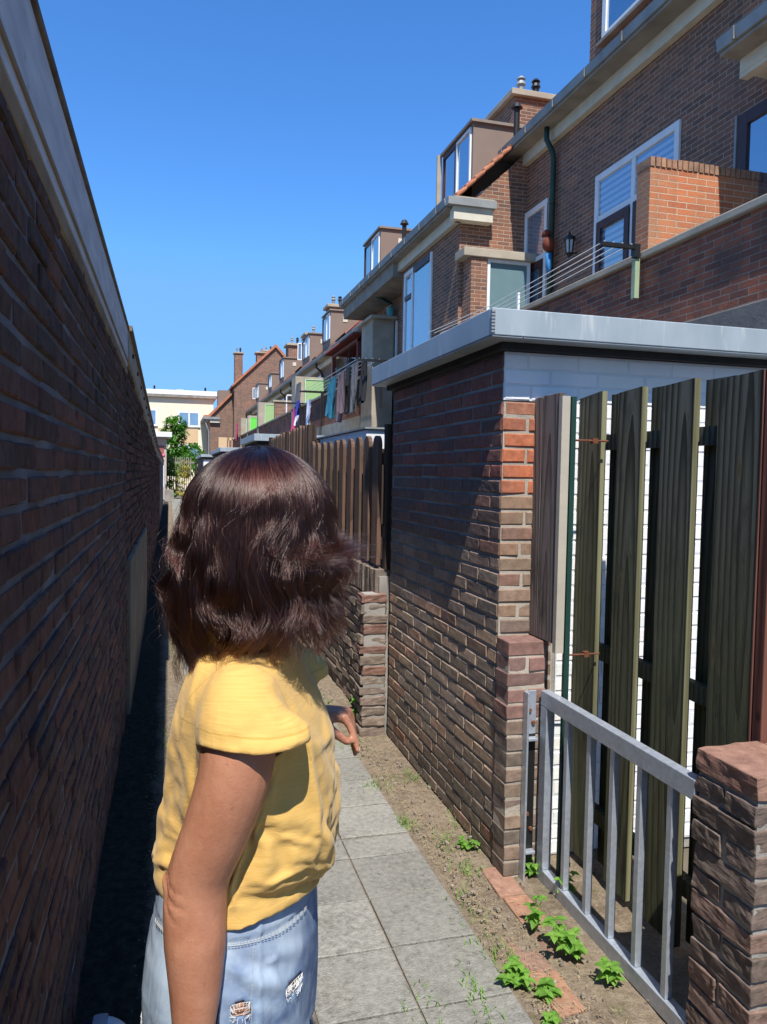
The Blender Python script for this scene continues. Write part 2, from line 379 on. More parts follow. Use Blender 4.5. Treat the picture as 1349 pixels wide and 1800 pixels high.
# ---------------------------------------------------------------- brick layers
def bricklay(mb, O, u, n, L, Ht, colfn, course=.062, bl=.22, joint=.011, dep=.010, jit=.0022, bev=.004, skip=None, z0c=0):
    """brick faces standing proud of a mortar plane; O lower corner on the plane, u along, n outward"""
    O = Vector(O); u = Vector(u); n = Vector(n); z = Vector((0, 0, 1))
    rows = int(Ht/course+.5)
    for r in range(rows):
        off = -(bl/2)*((r+z0c) % 2) + U(-.012, .012)
        a = off
        while a < L-.02:
            l = bl*U(.93, 1.06); a0 = max(a, 0)+joint/2; a1 = min(a+l, L)-joint/2
            if L-a1 < .04: a1 = L-joint*.3
            a += l
            if a1-a0 < .03: continue
            za = r*course+joint/2; zb = (r+1)*course-joint/2
            if skip and skip((a0+a1)/2, (za+zb)/2): continue
            c = colfn((a0+a1)/2, O.z+(za+zb)/2)
            d = dep+U(-jit, jit); tl = U(-jit, jit); tz = U(-jit, jit)*.7
            q = jit*.6
            def P(s, h, e, ii):
                return tuple(O + u*(s+U(-q, q)) + z*(h+U(-q, q)) + n*e)
            out = [P(a0, za, 0, 0), P(a1, za, 0, 0), P(a1, zb, 0, 0), P(a0, zb, 0, 0)]
            mid = [P(a0, za, d-bev-tl-tz, 0), P(a1, za, d-bev+tl-tz, 0), P(a1, zb, d-bev+tl+tz, 0), P(a0, zb, d-bev-tl+tz, 0)]
            frt = [P(a0+bev, za+bev, d-tl-tz, 0), P(a1-bev, za+bev, d+tl-tz, 0), P(a1-bev, zb-bev, d+tl+tz, 0), P(a0+bev, zb-bev, d-tl+tz, 0)]
            mb.add(out+mid+frt, [(0, 1, 5, 4), (1, 2, 6, 5), (2, 3, 7, 6), (3, 0, 4, 7), (4, 5, 9, 8), (5, 6, 10, 9), (6, 7, 11, 10), (7, 4, 8, 11), (8, 9, 10, 11)], c)

def brickstack(mb, x0, y0, x1, y1, z0, z1, colfn, course=.062, joint=.011, j=.002, lay=((2, 1), (1, 2))):
    n = int((z1-z0)/course+.5)
    for r in range(n):
        za = z0+r*course+joint*.4; zb = z0+(r+1)*course-joint*.4
        nx, ny = lay[r % len(lay)]
        for i in range(nx):
            for k in range(ny):
                a0 = x0+(x1-x0)*i/nx+(joint/2 if i else 0); a1 = x0+(x1-x0)*(i+1)/nx-(joint/2 if i < nx-1 else 0)
                b0 = y0+(y1-y0)*k/ny+(joint/2 if k else 0); b1 = y0+(y1-y0)*(k+1)/ny-(joint/2 if k < ny-1 else 0)
                ox, oy = U(-.003, .003), U(-.003, .003)
                mb.box(a0+ox, b0+oy, za, a1+ox, b1+oy, zb, colfn(0, (za+zb)/2), j)

def mixc(a, b, t): return tuple(a[i]*(1-t)+b[i]*t for i in range(3))
def vary(c, s=.18):
    k = U(1-s, 1+s); return (c[0]*k*U(.96, 1.05), c[1]*k, c[2]*k*U(.95, 1.05))
_tx = bpy.data.textures.new('clouds', 'CLOUDS'); _tx.noise_scale = .028; _tx.noise_depth = 2
def rough(o, lv=2, st=.004, sc=None):
    tx = _tx
    if sc: tx = bpy.data.textures.new('clouds', 'CLOUDS'); tx.noise_scale = sc; tx.noise_depth = 2
    q = o.modifiers.new('sub', 'SUBSURF'); q.subdivision_type = 'SIMPLE'; q.levels = lv; q.render_levels = lv
    d_ = o.modifiers.new('disp', 'DISPLACE'); d_.texture = tx; d_.strength = st; d_.mid_level = .5; d_.texture_coords = 'LOCAL'
    return o
# ================================================================ SETTING: ground
g = MB()
g.quad((-90, -30, -.06), (90, -30, -.06), (90, 260, -.06), (-90, 260, -.06))
tag(g.build('ground', EARTH), kind='structure')
# soil bed of the alley, gently uneven
s = MB(); nx, ny = 34, 210
xs = [-.27+2.1*i/nx for i in range(nx+1)]; ys = [.2*0+(.6+ (46.0)*(k/ny)**2.2) for k in range(ny+1)]
for y in ys:
    for x in xs:
        h = noise.noise(Vector((x*3.1, y*3.1, 0)))*.010 + noise.noise(Vector((x*11, y*11, 3)))*.006 + noise.noise(Vector((x*37, y*37, 5)))*.003
        if x < .1: h += .004
        if .06 < x < 1.02: h = -.035
        s.v.append((x, y, h-.004))
for k in range(ny):
    for i in range(nx):
        a = k*(nx+1)+i; s.face((a, a+1, a+nx+2, a+nx+1))
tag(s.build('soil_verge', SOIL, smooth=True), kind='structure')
# concrete slabs
p = MB()
jy = [2.055+.3*i for i in range(-6, 4)] + [3.13+.302*i for i in range(0, 140)]
for y0 in jy:
    L = .3 if y0 != 2.055+.3*3 else .175
    if abs(y0-2.955) < .01: L = .165
    for i, x0 in enumerate((.11, .41, .71)):
        c = U(.84, 1.08); e = .0035
        zt = [U(-.002, .003) for _ in range(4)]
        x1 = x0+.3; y1 = y0+(L if L < .2 else .3)
        vs = [(x0+e, y0+e, -.04), (x1-e, y0+e, -.04), (x1-e, y1-e, -.04), (x0+e, y1-e, -.04)]
        vs += [(vs[q][0], vs[q][1], zt[q]+.002) for q in range(4)]
        e2 = .007
        vs += [(x0+e2, y0+e2, .004+zt[0]), (x1-e2, y0+e2, .004+zt[1]), (x1-e2, y1-e2, .004+zt[2]), (x0+e2, y1-e2, .004+zt[3])]
        p.add(vs, [(0, 1, 5, 4), (1, 2, 6, 5), (2, 3, 7, 6), (3, 0, 4, 7), (4, 5, 9, 8), (5, 6, 10, 9), (6, 7, 11, 10), (7, 4, 8, 11), (8, 9, 10, 11)], (c, c*.99, c*.96))
tag(p.build('path', SLAB), kind='structure')
jt = MB(); jt.quad((.10, .8, -.006), (1.02, .8, -.006), (1.02, 45, -.006), (.10, 45, -.006))
tag(jt.build('path_joint_sand', SOIL), kind='structure')
# row of old bricks sunk in the right verge
eb = MB()
y = 1.5
while y < 2.75:
    for x0 in (1.09, 1.20):
        if rnd.random() < .12: continue
        xx = x0+U(-.008, .008)
        eb.box(xx, y+U(-.01, .01), -.03, xx+.1, y+.2, -.002+U(-.006, .005), vary(rnd.choice([(.28, .15, .10), (.24, .15, .11), (.34, .17, .10)]), .2), .004)
    y += .212
tag(eb.build('sunken_brick_edging', BR, bevel=.005), kind='structure')

# ================================================================ LEFT brick wall (near)
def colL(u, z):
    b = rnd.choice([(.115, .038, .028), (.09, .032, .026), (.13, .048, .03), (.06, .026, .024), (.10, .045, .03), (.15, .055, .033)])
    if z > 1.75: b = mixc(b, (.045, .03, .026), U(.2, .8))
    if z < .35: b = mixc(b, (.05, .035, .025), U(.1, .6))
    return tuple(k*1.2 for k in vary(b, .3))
t = thing('brick_wall', 'long dark brick alley wall on the left in shade, with a white fascia on top', 'wall', (-.27, 2, 0))
m = MB(); m.box(-.60, -1.2, -.05, -.262, 5.03, 2.14); m.build('mortar_bed', MOL, t)
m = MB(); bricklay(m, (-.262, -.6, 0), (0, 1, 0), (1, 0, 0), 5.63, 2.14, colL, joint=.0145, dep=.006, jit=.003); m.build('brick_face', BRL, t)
m = MB()
m.prism([(-.262, 2.140), (-.252, 2.144), (-.249, 2.176), (-.262, 2.19)], 'y', -1.2, 2.9)
m.prism([(-.262, 2.140), (-.252, 2.144), (-.249, 2.176), (-.262, 2.19)], 'y', 2.905, 5.03)
m.build('sand_trim', SAND, t)
m = MB(); m.box(-.3, -1.2, 2.192, -.252, 3.5, 2.222); m.box(-.3, 3.504, 2.192, -.252, 5.03, 2.222); m.build('lower_fascia_strip', FASCIA, t)
m = MB(); m.box(-.3, -1.2, 2.2225, -.247, 5.03, 2.234); m.build('sand_bead', SAND, t)
m = MB(); m.box(-.3, -1.2, 2.2345, -.251, 3.5, 2.425); m.box(-.3, 3.504, 2.2345, -.251, 5.03, 2.425); m.build('fascia_board', FASCIA, t, bevel=.003)
m = MB(); m.box(-.6, -1.2, 2.427, -.243, 5.06, 2.447); m.build('roof_edge_strip', m_plain('dirty_bitumen_edge', (.16, .13, .10), .9, var=.4, vs=12), t, bevel=.003)

# ---- left wall further on: open-jointed wall with bolted white edge
t = thing('brick_wall', 'further dark brick wall on the left with narrow slots and a bolted white top edge', 'wall', (-.27, 8, 0))
def topz(y): return 2.44-(y-5.06)*.0315 if y < 17 else 2.063-(y-17)*.004
slots = [5.75, 7.6, 9.6, 11.8, 14.2, 17]
def skipf(u, z):
    y = u+5.06
    for sy in slots:
        if abs(y-sy) < .055 and int(z/.062) % 4 in (1, 2) and z > .4 and z < 2.0: return True
    return z > topz(y)-.2
m = MB(); pts = [(5.06, -.05), (36, -.05), (36, topz(36)-.19), (17, topz(17)-.19), (5.06, topz(5.06)-.19)]
m.prism(pts, 'x', -.6, -.272); m.build('mortar_bed', MOL, t)
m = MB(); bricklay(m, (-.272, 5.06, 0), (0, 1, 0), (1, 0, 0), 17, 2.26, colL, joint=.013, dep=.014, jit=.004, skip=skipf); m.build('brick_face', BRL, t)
m = MB()
for sy in slots:
    z = .434
    while z < 1.95:
        m.box(-.27, sy-.04, z, -.262, sy+.04, z+.115); z += .248
m.build('slot_openings', BLACK, t)
m = MB()
for a, b in ((5.06, 8.9), (8.91, 12.8), (12.81, 17), (17.01, 24), (24.01, 36)):
    za, zb = topz(a), topz(b)
    vs = [(-.30, a, za-.19), (-.245, a, za-.19), (-.245, a, za-.02), (-.30, a, za-.02), (-.30, b, zb-.19), (-.245, b, zb-.19), (-.245, b, zb-.02), (-.30, b, zb-.02)]
    m.add(vs, [(0, 1, 2, 3), (4, 7, 6, 5), (0, 4, 5, 1), (1, 5, 6, 2), (2, 6, 7, 3), (3, 7, 4, 0)])
m.build('edge_board', m_plain('dirty_white_board', (.42, .39, .33), .8, var=.3, vs=9), t)
m = MB()
for a, b in ((5.05, 17), (17, 36)):
    za, zb = topz(a), topz(b)
    vs = [(-.6, a, za-.02), (-.225, a, za-.02), (-.225, a, za+.012), (-.6, a, za+.012), (-.6, b, zb-.02), (-.225, b, zb-.02), (-.225, b, zb+.012), (-.6, b, zb+.012)]
    m.add(vs, [(0, 1, 2, 3), (4, 7, 6, 5), (0, 4, 5, 1), (1, 5, 6, 2), (2, 6, 7, 3), (3, 7, 4, 0)])
m.build('edge_cap', m_plain('brown_edge_cap', (.17, .12, .08), .85, var=.3, vs=12), t)
y = 5.5
while y < 16:
    m = MB(); z = topz(y)-.1; m.tube([(-.246, y, z), (-.236, y, z), (-.232, y, z)], [.016, .016, .008], 8); m.build('bolt', BLACK, t); y += .78
m = MB(); m.prism([(5.08, -.02), (8.8, -.02), (8.8, .94), (5.08, .985)], 'x', -.3, -.236)
tag(m.build('rendered_plinth_panel', m_plain('rough_beige_render', (.21, .18, .13), .95, var=.3, vs=3, bs=.5), t, bevel=.004), 'beige rendered panel with a worn edge')
# flat slab and debris at wall foot
# ================================================================ SHED (near right)
SX, SY0, SY1 = 1.262, 2.80, 4.35
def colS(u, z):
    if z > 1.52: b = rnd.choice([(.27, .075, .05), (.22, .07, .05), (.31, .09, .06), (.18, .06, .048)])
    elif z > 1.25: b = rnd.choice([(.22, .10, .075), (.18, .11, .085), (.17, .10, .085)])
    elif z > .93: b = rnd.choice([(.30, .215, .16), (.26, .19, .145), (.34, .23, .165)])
    else: b = rnd.choice([(.42, .30, .21), (.35, .25, .175), (.44, .30, .20), (.45, .27, .175), (.31, .235, .18), (.38, .28, .20)])  # lower bricks lightened to paint in grazing sun below the roof's shadow
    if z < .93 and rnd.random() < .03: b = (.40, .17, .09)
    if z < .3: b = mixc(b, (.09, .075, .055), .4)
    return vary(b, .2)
def colF(u, z):
    b = rnd.choice([(.27, .17, .11), (.30, .15, .10), (.22, .15, .11), (.33, .19, .11)])
    if z > 1.82: b = (.42, .15, .08)
    elif z > 1.52: b = rnd.choice([(.50, .13, .045), (.44, .12, .05)])
    elif z > 1.49: b = (.52, .14, .05)
    return vary(b, .12)
t = thing('brick_shed', 'flat roofed brick garden shed with a grey metal roof edge on the right', 'shed', (SX, SY0, 0))
m = MB(); m.box(SX+.004, SY0+.012, -.05, 3.2, SY1, 2.05); m.build('mortar_bed', MO, t)
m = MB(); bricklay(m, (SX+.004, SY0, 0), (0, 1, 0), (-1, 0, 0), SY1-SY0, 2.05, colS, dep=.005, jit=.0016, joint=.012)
tag(rough(m.build('alley_wall', BR, t), 2, .0028), 'weathered brick wall along the alley, redder towards the top')
m = MB(); bricklay(m, (SX-.004, SY0+.012, 0), (1, 0, 0), (0, -1, 0), .25, 1.87, colF, dep=.0125, z0c=1, bl=.22)
m.build('corner_bricks', BR, t)
m = MB(); m.box(SX+.0045, SY0+.0035, 0, SX+.245, SY0+.0115, 1.855); m.build('corner_mortar', MOB, t)
m = MB(); bricklay(m, (SX+.004, SY0+.012, 1.86), (1, 0, 0), (0, -1, 0), 1.95, .19, lambda u, z: vary((.84, .85, .87), .03), dep=.0115, joint=.006, jit=.001, z0c=1)
bricklay(m, (SX+.26, SY0+.012, 0), (1, 0, 0), (0, -1, 0), 1.7, 1.86, lambda u, z: vary((.82, .83, .84), .04), dep=.0115, joint=.007, jit=.001)
m.build('white_painted_wall', WHB, t)
m = MB(); m.box(SX+.003, SY0+.003, 1.862, 3.21, SY0+.0118, 2.05); m.box(SX+.262, SY0+.003, 0, 3.21, SY0+.0118, 1.86); m.build('white_mortar', m_plain('white_masonry_paint', (.66, .67, .7), .9), t)
m = MB(); m.box(SX-.03, SY0-.04, 2.052, 3.25, SY1+.04, 2.085); m.build('roof_felt', BITU, t)
rf = MB()
xa, ya, xb, yb = 1.152, 2.672, 3.5, 4.44
rf.box(xa, ya, 2.087, xb, ya+.02, 2.187); rf.box(xa, ya+.0205, 2.087, xa+.02, yb, 2.187)
rf.box(xa+.02, yb-.02, 2.087, xb, yb, 2.187)
rf.box(xa+.021, ya+.021, 2.150, xb-.002, yb-.021, 2.168)
rf.box(xa+.003, ya+.003, 2.080, SX+.02, yb, 2.0865); rf.box(SX+.021, ya+.003, 2.080, xb, SY0+.03, 2.0865)
roof = rf.build('roof_edge', ROOFM, t, bevel=.0035)
m = MB()
for i in range(7): m.box(xa-.003, ya-.003, 2.095+i*.0125, xa+.012, ya+.006, 2.102+i*.0125)
m.build('corner_stitches', ZINC, roof)
# low pier against the shed corner
t = thing('brick_pier', 'low brick pier against the corner of the near shed beside the gate post', 'pier', (1.32, 2.74, 0))
m = MB(); m.box(1.2585, 2.6795, -.03, 1.4115, 2.788, .918); m.build('mortar_core', MOB, t)
m = MB()
def colP(u, z):
    if z > .62: return vary(rnd.choice([(.25, .12, .10), (.30, .15, .12), (.22, .12, .10)]), .15)
    return vary(rnd.choice([(.21, .15, .12), (.17, .13, .10), (.25, .17, .12)]), .15)
brickstack(m, 1.255, 2.676, 1.415, 2.792, 0, .93, colP, joint=.013, j=.002, lay=((1, 1), (2, 1)))
rough(m.build('bricks', BR, t, bevel=.003), 1, .004)
# ================================================================ weathered plank panel
t = thing('plank_screen', 'narrow grey weathered plank screen between shed corner and fence', 'fence panel', (1.40, 2.6, .9))
for a, b in ((2.862, 2.735), (2.73, 2.60)):
    m = MB(); m.cur = (U(.0, .4), (a+b)/2-2.6+1, U(0, 1)); m.box(1.40, b, .925+U(0, .01), 1.422, a, 1.872+U(0, .02)); m.build('plank', GWOOD, t, bevel=.002)
m = MB(); m.box(1.397, 2.572, .90, 1.43, 2.597, 1.862); m.build('edge_strip', m_plain('beige_edge_strip', (.40, .36, .29), .8), t)
m = MB(); m.box(1.434, 2.568, .03, 1.454, 2.586, 1.86); m.build('green_edge_post', DGREEN, t)
# ================================================================ olive hit-and-miss fence
t = thing('board_fence', 'tall olive weathered board fence with gaps behind the metal gate', 'fence', (1.6, 2.3, 0))
fz = [(2.81, 2.63, 1.895, 1), (2.52, 2.37, 1.885, 1), (2.26, 2.09, 1.882, 1), (1.98, 1.797, 1.872, 1)]
for i, (a, b, z, _) in enumerate(fz):
    tp = U(.008, .02)
    m = MB(); m.cur = (U(0, .5), (a+b)/2-2.3+1, U(0, 1))
    m.prism([(b+.004, .03), (a, .03), (a, z-tp), (b+.004, z)], 'x', 1.598, 1.618); o = m.build('board', FWOOD, t)
    m = MB(); m.prism([(b-.001, .03), (b+.0035, .03), (b+.0035, z-.001), (b-.001, z-.001)], 'x', 1.597, 1.619)
    m.build('cut_edge', FEDGE if i < 3 else BRWOOD, o)
for a, b, z in ((2.9, 2.81, 1.89), (2.662, 2.52, 1.885), (2.402, 2.27, 1.885), (2.114, 1.98, 1.88), (1.84, 1.70, 1.87)):
    m = MB(); m.cur = (U(.4, 1), (a+b)/2-2.3+1, U(0, 1)); m.box(1.658, b, .03, 1.678, a, z); m.build('back_board', FWOOD, t)
for z in (1.67, .85, .2):
    m = MB(); m.cur = (.3, U(0, 1), U(0, 1)); m.box(1.620, 1.7, z, 1.656, 2.9, z+.058); m.build('rail', FWOOD, t)
for y, z in ((2.585, 1.70), (2.60, .885)):
    m = MB(); m.tube([(1.45, y, z), (1.53, y-.004, z), (1.60, y, z)], .004, 6); m.box(1.53, y-.01, z-.01, 1.552, y+.01, z+.01); m.build('hinge_pin', RUST, t)
m = MB(); m.box(1.60, 1.755, .8, 1.66, 1.792, 1.885); m.build('end_post', BRWOOD, t, bevel=.003)
# green painted post right edge
t = thing('door_post', 'dark green painted post with chipped paint behind the right brick pier', 'post', (1.64, 1.72, 0))
m = MB(); m.box(1.63, 1.66, 0, 1.70, 1.735, 1.52); m.build('post_body', DGREEN, t, bevel=.004)
m = MB(); m.box(1.645, 1.5, .83, 1.70, 1.655, 1.5); m.build('jamb_board', BRWOOD, t, bevel=.003)
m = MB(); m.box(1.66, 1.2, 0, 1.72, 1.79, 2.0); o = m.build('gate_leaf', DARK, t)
# ================================================================ galvanised gate
t = thing('metal_gate', 'low galvanised metal gate with vertical bars, closed between two brick piers', 'gate', (1.4, 2.2, 0))
gx0, gx1 = 1.385, 1.421
m = MB(); m.box(gx0, 1.752, .68, gx1, 2.655, .74); m.build('top_rail', GALV, t, bevel=.003)
m = MB(); m.box(gx0, 1.752, -.005, gx1, 2.655, .05); m.build('bottom_rail', GALV, t, bevel=.003)
m = MB(); m.box(gx0, 2.605, .051, gx1, 2.655, .679); m.build('end_stile', GALV, t, bevel=.003)
for y in (2.465, 2.31, 2.165, 2.015, 1.865):
    m = MB(); m.box(gx0+.006, y-.012, .051, gx1-.006, y+.012, .679); m.build('bar', GALV, t, bevel=.002)
t = thing('gate_post', 'galvanised channel post with rusty bolts beside the low brick pier', 'post', (1.35, 2.67, 0))
m = MB(); m.box(1.321, 2.635, -.03, 1.329, 2.674, .735); m.build('channel_flange', GALV, t, bevel=.0015)
m = MB(); m.box(1.330, 2.668, .565, 1.374, 2.6735, .735); m.build('hinge_plate', GALV, t, bevel=.002)
m = MB(); m.box(1.330, 2.6690, -.03, 1.374, 2.6735, .564); m.build('channel_void', BLACK, t)  # black plate paints the dark void inside the channel
m = MB(); m.box(1.332, 2.640, .545, 1.372, 2.668, .556); m.build('latch_tongue', GALV, t, bevel=.002)
m = MB(); m.box(1.332, 2.640, .10, 1.372, 2.668, .111); m.build('latch_tongue', GALV, t, bevel=.002)
for x, z in ((1.345, .66), (1.362, .61), (1.345, .25), (1.362, .19)):
    m = MB(); m.tube([(x, 2.668, z), (x, 2.660, z)], [.009, .007], 8); m.build('bolt', RUST, t)
# ================================================================ right near pier
t = thing('brick_pier', 'weathered brick gate pier at the right edge with chipped red cap bricks', 'pier', (1.5, 1.63, 0))
m = MB(); m.box(1.391, 1.526, -.03, 1.98, 1.741, .81); m.build('mortar_core', MO, t)
def colN(u, z):
    b = rnd.choice([(.20, .12, .09), (.16, .11, .085), (.24, .14, .10), (.14, .10, .08)])
    return vary(b, .15)
m = MB()
for r in range(13):
    z0 = r*.0645; z1 = z0+.054
    if r == 12: z1 = z0+.058
    lay = [(1.385, 1.49), (1.50, 1.70), (1.71, 1.92)] if r % 2 else [(1.385, 1.585), (1.597, 1.80), (1.81, 2.0)]
    ys = [(1.52, 1.748)] if r % 2 == 0 else [(1.52, 1.628), (1.640, 1.748)]
    for a, b in lay:
        for c, d in ys:
            o1, o2 = U(-.004, .004), U(-.004, .004)
            cc = vary((.27, .13, .09), .1) if r == 12 else colN(0, z0)
            m.box(a+o1, c+o2, z0, b+o1, d+o2, z1, cc, .004)
o = rough(m.build('bricks', BR, t, bevel=.0025), 3, .009)
# ================================================================ low wall with pickets
LX = 1.205
t = thing('low_garden_wall', 'low weathered brick wall with upright brick coping under the picket fence', 'wall', (LX, 6, 0))
m = MB(); m.box(LX+.006, 4.40, -.05, LX+.2, 10.9, .95); m.build('mortar_bed', MO, t)
def colW(u, z): return vary(rnd.choice([(.25, .18, .13), (.21, .15, .11), (.28, .2, .14), (.19, .145, .11)]), .18)
m = MB(); bricklay(m, (LX+.006, 4.42, 0), (0, 1, 0), (-1, 0, 0), 6.5, .81, colW, dep=.013, jit=.005); rough(m.build('brick_face', BR, t), 1, .006)
m = MB(); y = 4.42
while y < 10.8:
    q = U(-.006, .004); m.box(LX-.012+q, y, .815, LX+.20, y+.05, .985+U(-.006, .006), colW(0, 0), .003); y += .0615
m.build('upright_coping', BR, t, bevel=.003)
t = thing('brick_pier', 'crumbling low brick pier at the far corner of the near shed', 'pier', (1.16, 4.42, 0))
m = MB(); m.box(1.112, 4.366, -.03, 1.24, 4.47, .85); m.build('mortar_core', MO, t)
m = MB()
for r in range(14):
    z0 = r*.0615; e = U(-.018, .01)
    m.box(1.105+e, 4.36+U(-.005, .005), z0, 1.25, 4.475, z0+.05, vary((.25, .12, .085) if (r in (6, 8, 10, 13)) else (.2, .15, .115), .12), .005)
rough(m.build('bricks', BR, t, bevel=.004), 2, .012)

def pickets(tt, y0, y1, z0, za, zb, n, wd, x, roundtop=True):
    for i in range(n):
        yc = y1-(y1-y0)*(i+.5)/n; zt = za+(zb-za)*i/(n-1)+U(-.012, .012)
        m = MB(); m.cur = (U(0, .7), yc-tt.location.y+1, U(0, 1)); h = wd/2; off = U(-.006, .006); tl = U(-.008, .008)
        pts = [(yc-h, z0), (yc+h, z0)]
        k = 8
        for q in range(k+1):
            a = math.pi*q/k; pts.append((yc+h*math.cos(a)+tl, zt-h*.9+h*.9*math.sin(a)))
        m.prism(pts, 'x', x+off, x+off+.025)
        m.build('picket', PICK, tt)
t = thing('picket_fence', 'brown round topped picket fence standing on the low wall next to the shed', 'fence', (1.24, 5.5, 1))
pickets(t, 4.42, 6.85, 1.01, 1.83, 1.80, 10, .135, 1.215)
for z in (1.18, 1.62):
    m = MB(); m.cur = (.5, .1, .2); m.box(1.243, 4.42, z, 1.283, 6.85, z+.07); m.build('rail', PICK, t)
for y in (4.41, 6.86):
    m = MB(); m.cur = (.5, .3, .2); m.box(1.245, y, .99, 1.305, y+.06, 1.86); m.build('post', DWOOD, t)
t = thing('picket_fence', 'taller brown picket fence further along the alley, dark posts between', 'fence', (1.24, 8.4, 1))
pickets(t, 7.0, 9.75, .99, 1.98, 2.02, 15, .10, 1.215)
for z in (1.2, 1.75):
    m = MB(); m.cur = (.5, .1, .2); m.box(1.243, 7.0, z, 1.283, 9.75, z+.07); m.build('rail', PICK, t)
for y in (6.93, 8.3, 9.72):
    m = MB(); m.box(1.21, y, .99, 1.29, y+.07, 2.0); m.build('post', DWOOD, t)
# trellis behind first pickets
t = thing('garden_trellis', 'pale diagonal lattice trellis behind the end of the picket fence', 'trellis', (1.4, 4.6, .9))
for k in range(9):
    z = .95+k*.09
    for s_ in (1, -1):
        m_ = MB(); m_.tube([(1.36, 4.42, z), (1.36, 4.62, max(.9, min(1.72, z+.18*s_)))], .006, 5); m_.build('lattice_strip', FASC, t)
# yard shed behind pickets: white fascia
t = thing('garden_lean_to', 'white edged low roof of a garden lean-to behind the picket fence', 'lean-to', (1.4, 6.4, 0))
m = MB(); m.box(1.32, 5.2, 0, 3.4, 5.24, 1.70); m.box(1.32, 5.25, 0, 1.36, 7.2, 1.70); m.build('wall', DWOOD, t)
m = MB(); m.box(1.31, 5.17, 1.735, 3.5, 7.6, 1.87); m.build('white_roof_edge', WHITE, t, bevel=.004)
m = MB(); m.box(1.295, 5.15, 1.873, 3.52, 7.62, 1.885); m.build('roof_sheet', ZINC, t)
# further flat-roof sheds along the alley
def shed(y0, y1, zt, lab, x1=3.0, x=1.22):
    t = thing('flat_roof_shed', lab, 'shed', (x, y0, 0), 'grey roofed garden sheds along the alley')
    m = MB(); m.box(x, y0, -.05, x1, y1, zt-.14); m.build('wall', HB, t)
    m = MB(); m.box(x+.02, y0-.012, .1, x+.9, y0-.002, zt-.2); m.build('painted_panel', WHITE, t)
    m = MB(); m.box(x-.02, y0-.05, zt-.135, x1+.02, y1+.02, zt-.1); m.build('roof_felt', BITU, t)
    m = MB(); m.box(x-.08, y0-.12, zt-.098, x1+.1, y1+.08, zt); m.build('roof_edge', ROOFM, t, bevel=.004)
shed(11.0, 12.9, 2.1, 'grey edged flat roof shed just beyond the picket fences')
shed(18.5, 23.0, 2.13, 'second flat roof shed beyond the woman’s head, with a white panel')
shed(29.9, 35.6, 2.2, 'farthest small flat roof shed near the hedge')
t = thing('low_garden_wall', 'far stretch of low brick wall between the distant sheds', 'wall', (1.25, 24, 0))
m = MB(); m.box(1.23, 12.95, -.05, 1.42, 18.45, 1.5); m.box(1.23, 23.05, -.05, 1.42, 29.85, 1.5); m.box(1.23, 35.65, -.05, 1.42, 42, 1.1); m.build('brick_face', HB, t)

# ================================================================ cap lying at the wall foot, bottom left
t = thing('cap', 'navy, white and light blue cap lying by the foot of the left wall', 'cap', (-.17, 2.03, 0))
navy = m_plain('navy_cloth_panel', (.008, .008, .03), .9); cwh = m_plain('off_white_band', (.33, .32, .36), .8); lbl = m_plain('light_blue_shiny', (.42, .55, .62), .35)
def dome(m, x0, x1, r=.10, cx=-.17, cy=2.03, h=.13):
    n = 12; rows = []
    for i in range(n+1):
        x = x0+(x1-x0)*i/n; rr = math.sqrt(max(0, 1-((x-cx)/r)**2)); rows.append([(x, cy+r*rr*math.cos(a*math.pi/12), .012+h*rr*math.sin(a*math.pi/12)) for a in range(13)])
    for i in range(n):
        for k in range(12): m.add([rows[i][k], rows[i+1][k], rows[i+1][k+1], rows[i][k+1]], [(0, 1, 2, 3)])
m = MB(); dome(m, -.27, -.185); m.build('crown_panel', navy, t, smooth=True, fix=False)
m = MB(); dome(m, -.185, -.150, .102, h=.132); m.build('white_band', cwh, t, smooth=True, fix=False)
m = MB(); dome(m, -.150, -.07, .10, h=.125); m.build('light_blue_panel', lbl, t, smooth=True, fix=False)
# ================================================================ HOUSES
def wf(pl, p, s=1):
    # mapping (a, out, z) -> world, plane 'x' faces -X at x=p, plane 'y' faces -Y at y=p
    if pl == 'x': return lambda a, o, z: (p-o, a, z)
    return lambda a, o, z: (a, p-o, z)
def wbox(m, W, a0, a1, o0, o1, z0, z1, c=None):
    p0 = W(a0, o0, z0); p1 = W(a1, o1, z1); m.box(*p0, *p1, c)
def window(parent, pl, p, a0, a1, z0, z1, mull=(), trans=(), fw_=.06, mf=None, mg=None, name='window', out=.035, sill=True, label=None):
    W = wf(pl, p); m = MB()
    wbox(m, W, a0, a0+fw_, .002, out, z0, z1); wbox(m, W, a1-fw_, a1, .002, out, z0, z1)
    wbox(m, W, a0+fw_, a1-fw_, .002, out, z1-fw_, z1); wbox(m, W, a0+fw_, a1-fw_, .002, out, z0, z0+fw_)
    for q in mull: wbox(m, W, q-fw_*.45, q+fw_*.45, .002, out-.004, z0+fw_, z1-fw_)
    for q in trans: wbox(m, W, a0+fw_, a1-fw_, .002, out-.006, q-fw_*.45, q+fw_*.45)
    f = m.build(name, mf or WHITE, parent, bevel=.004)
    if label: f['label'] = label
    m = MB(); wbox(m, W, a0+fw_*.6, a1-fw_*.6, .0, .010, z0+fw_*.6, z1-fw_*.6); m.build('pane', mg or GLC, f)
    if sill: m = MB(); wbox(m, W, a0-.04, a1+.04, .002, .09, z0-.05, z0-.003); m.build('sill', CONC, f)
    return f
